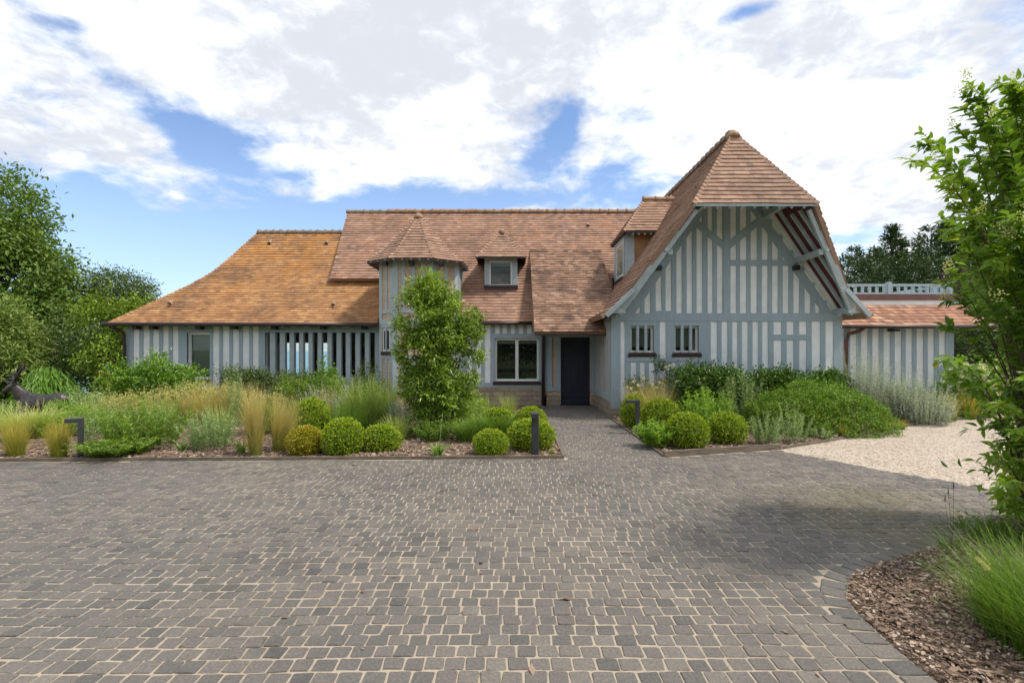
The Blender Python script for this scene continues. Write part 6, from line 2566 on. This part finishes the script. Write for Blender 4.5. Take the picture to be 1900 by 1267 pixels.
# ------------------------------------------------------------------ bronze stag
def stag():
    Y = 14.0
    ox = PX(75, Y)
    gz = -.82
    def W_(px, py, dy=0.0):
        return Vector((PX(px, Y) - ox, dy, ZT(py, Y) - gz))
    mb = MB()
    def loft(secs, n=14):
        """secs: (centre, half width across y, half height, axis)"""
        rings = []
        for i, (c, ry, rz) in enumerate(secs):
            a = (secs[min(i + 1, len(secs) - 1)][0] - secs[max(i - 1, 0)][0]).normalized()
            s = Vector((0, 1, 0))
            s = (s - a * s.dot(a)).normalized()
            u_ = a.cross(s)
            rings.append([c + s * math.cos(2 * math.pi * k / n) * ry + u_ * math.sin(2 * math.pi * k / n) * rz for k in range(n)])
        vs = [v for r_ in rings for v in r_]
        fs = [(i * n + k, i * n + (k + 1) % n, (i + 1) * n + (k + 1) % n, (i + 1) * n + k) for i in range(len(secs) - 1) for k in range(n)]
        fs += [tuple(range(n))[::-1], tuple((len(secs) - 1) * n + k for k in range(n))]
        mb.add(vs, fs)
    # trunk, from rump to chest
    loft([(W_(126, 742), .05, .07), (W_(122, 742), .15, .20), (W_(112, 745), .20, .27), (W_(98, 747), .20, .25), (W_(82, 749), .22, .26), (W_(66, 750), .23, .30), (W_(52, 748), .20, .30), (W_(42, 744), .15, .24), (W_(35, 742), .08, .12)])
    # neck
    loft([(W_(56, 745), .17, .28), (W_(46, 737, -.02), .14, .22), (W_(39, 729, -.04), .12, .17), (W_(33, 720, -.06), .095, .125), (W_(30, 715, -.07), .075, .09)])
    # head
    loft([(W_(35, 713, -.06), .05, .06), (W_(31, 715, -.08), .085, .10), (W_(26, 718, -.11), .075, .085), (W_(21, 722, -.14), .05, .06), (W_(17, 725, -.16), .04, .045), (W_(15.6, 726, -.165), .022, .028)])
    # ears
    for (p, q) in ((W_(34, 713, -.14), W_(51, 711, -.24)), (W_(32, 712, 0.0), W_(27, 709, .10))):
        mb.tube([p, p.lerp(q, .4), p.lerp(q, .75), q], [.02, .042, .03, .006], 8)
    # tail
    mb.tube([W_(124, 737), W_(128, 742), W_(127, 750)], [.05, .045, .015], 8)
    # legs: hip, joints, hoof
    for dy in (-.12, .12):
        o = 0 if dy < 0 else 4
        x0 = W_(51 + o, 755, dy)
        mb.tube([x0, Vector((x0.x + .02, dy, .52)), Vector((x0.x - .01, dy, .36)), Vector((x0.x, dy, .12)), Vector((x0.x - .03, dy, .03)), Vector((x0.x - .06, dy, 0))], [.13, .075, .055, .042, .05, .055], 10)
        h0 = W_(114 + o, 748, dy)
        mb.tube([h0, Vector((h0.x - .06, dy, .62)), Vector((h0.x + .10, dy, .44)), Vector((h0.x + .06, dy, .14)), Vector((h0.x + .02, dy, .03)), Vector((h0.x - .02, dy, 0))], [.19, .12, .06, .045, .05, .055], 10)
    # eyes
    mb.tube([W_(27, 716.5, -.19), W_(26.5, 716.5, -.205)], [.02, .012], 8)
    x, z = ox, gz
    root = empty('stag_statue', (x, Y, z), 'dark bronze statue of a stag with branching antlers looking left over the planting', 'statue')
    mb.v = [(v[0] + x, v[1] + Y, v[2] + z) for v in mb.v]
    body = mb.build('body', M['bronze'], root, smooth=True)
    rm_ = body.modifiers.new('remesh', 'REMESH')
    rm_.mode = 'VOXEL'
    rm_.voxel_size = 0.016
    rm_.use_smooth_shade = True
    sm_ = body.modifiers.new('smooth', 'SMOOTH')
    sm_.iterations = 7
    sm_.factor = .5
    for side in (0, 1):
        a = MB()
        if side == 0:   # far antler, sweeping left
            beam = [W_(29, 711, -.03), W_(24, 706, .04), W_(18, 699, .12), (W_(17, 692, .18)), W_(22, 685, .22), W_(29, 680, .24)]
            tines = [((W_(27, 710, -.02)), W_(16, 709, .0), W_(3, 706, .02)), (W_(24, 706, .04), W_(14, 703, .06), W_(1, 709, .05)), (W_(18, 698, .12), W_(10, 698, .16), W_(2, 697, .2)), (W_(22, 685, .22), W_(28, 688, .26), W_(34, 686, .3)), (W_(19, 689, .2), W_(24, 682, .18), W_(30, 676, .15))]
        else:
            beam = [W_(34, 711, -.12), W_(41, 704, -.2), W_(50, 697, -.28), W_(58, 690, -.33), W_(64, 683, -.36), W_(67, 674, -.38)]
            tines = [(W_(35, 710, -.13), W_(43, 708, -.24), W_(52, 707, -.38)), (W_(45, 701, -.24), W_(48, 694, -.3), W_(49, 688, -.36)), (W_(59, 689, -.33), W_(60, 682, -.3), W_(60, 675, -.26)), (W_(63, 684, -.36), W_(71, 681, -.4), W_(76, 674, -.46))]
        off = Vector((x, Y, z))
        a.tube([p + off for p in beam], [.046, .041, .037, .034, .026, .009], 8)
        for t in tines:
            a.tube([p + off for p in t], [.03, .024, .007], 7)
        a.build('antler', M['bronze'], root, smooth=True)


stag()
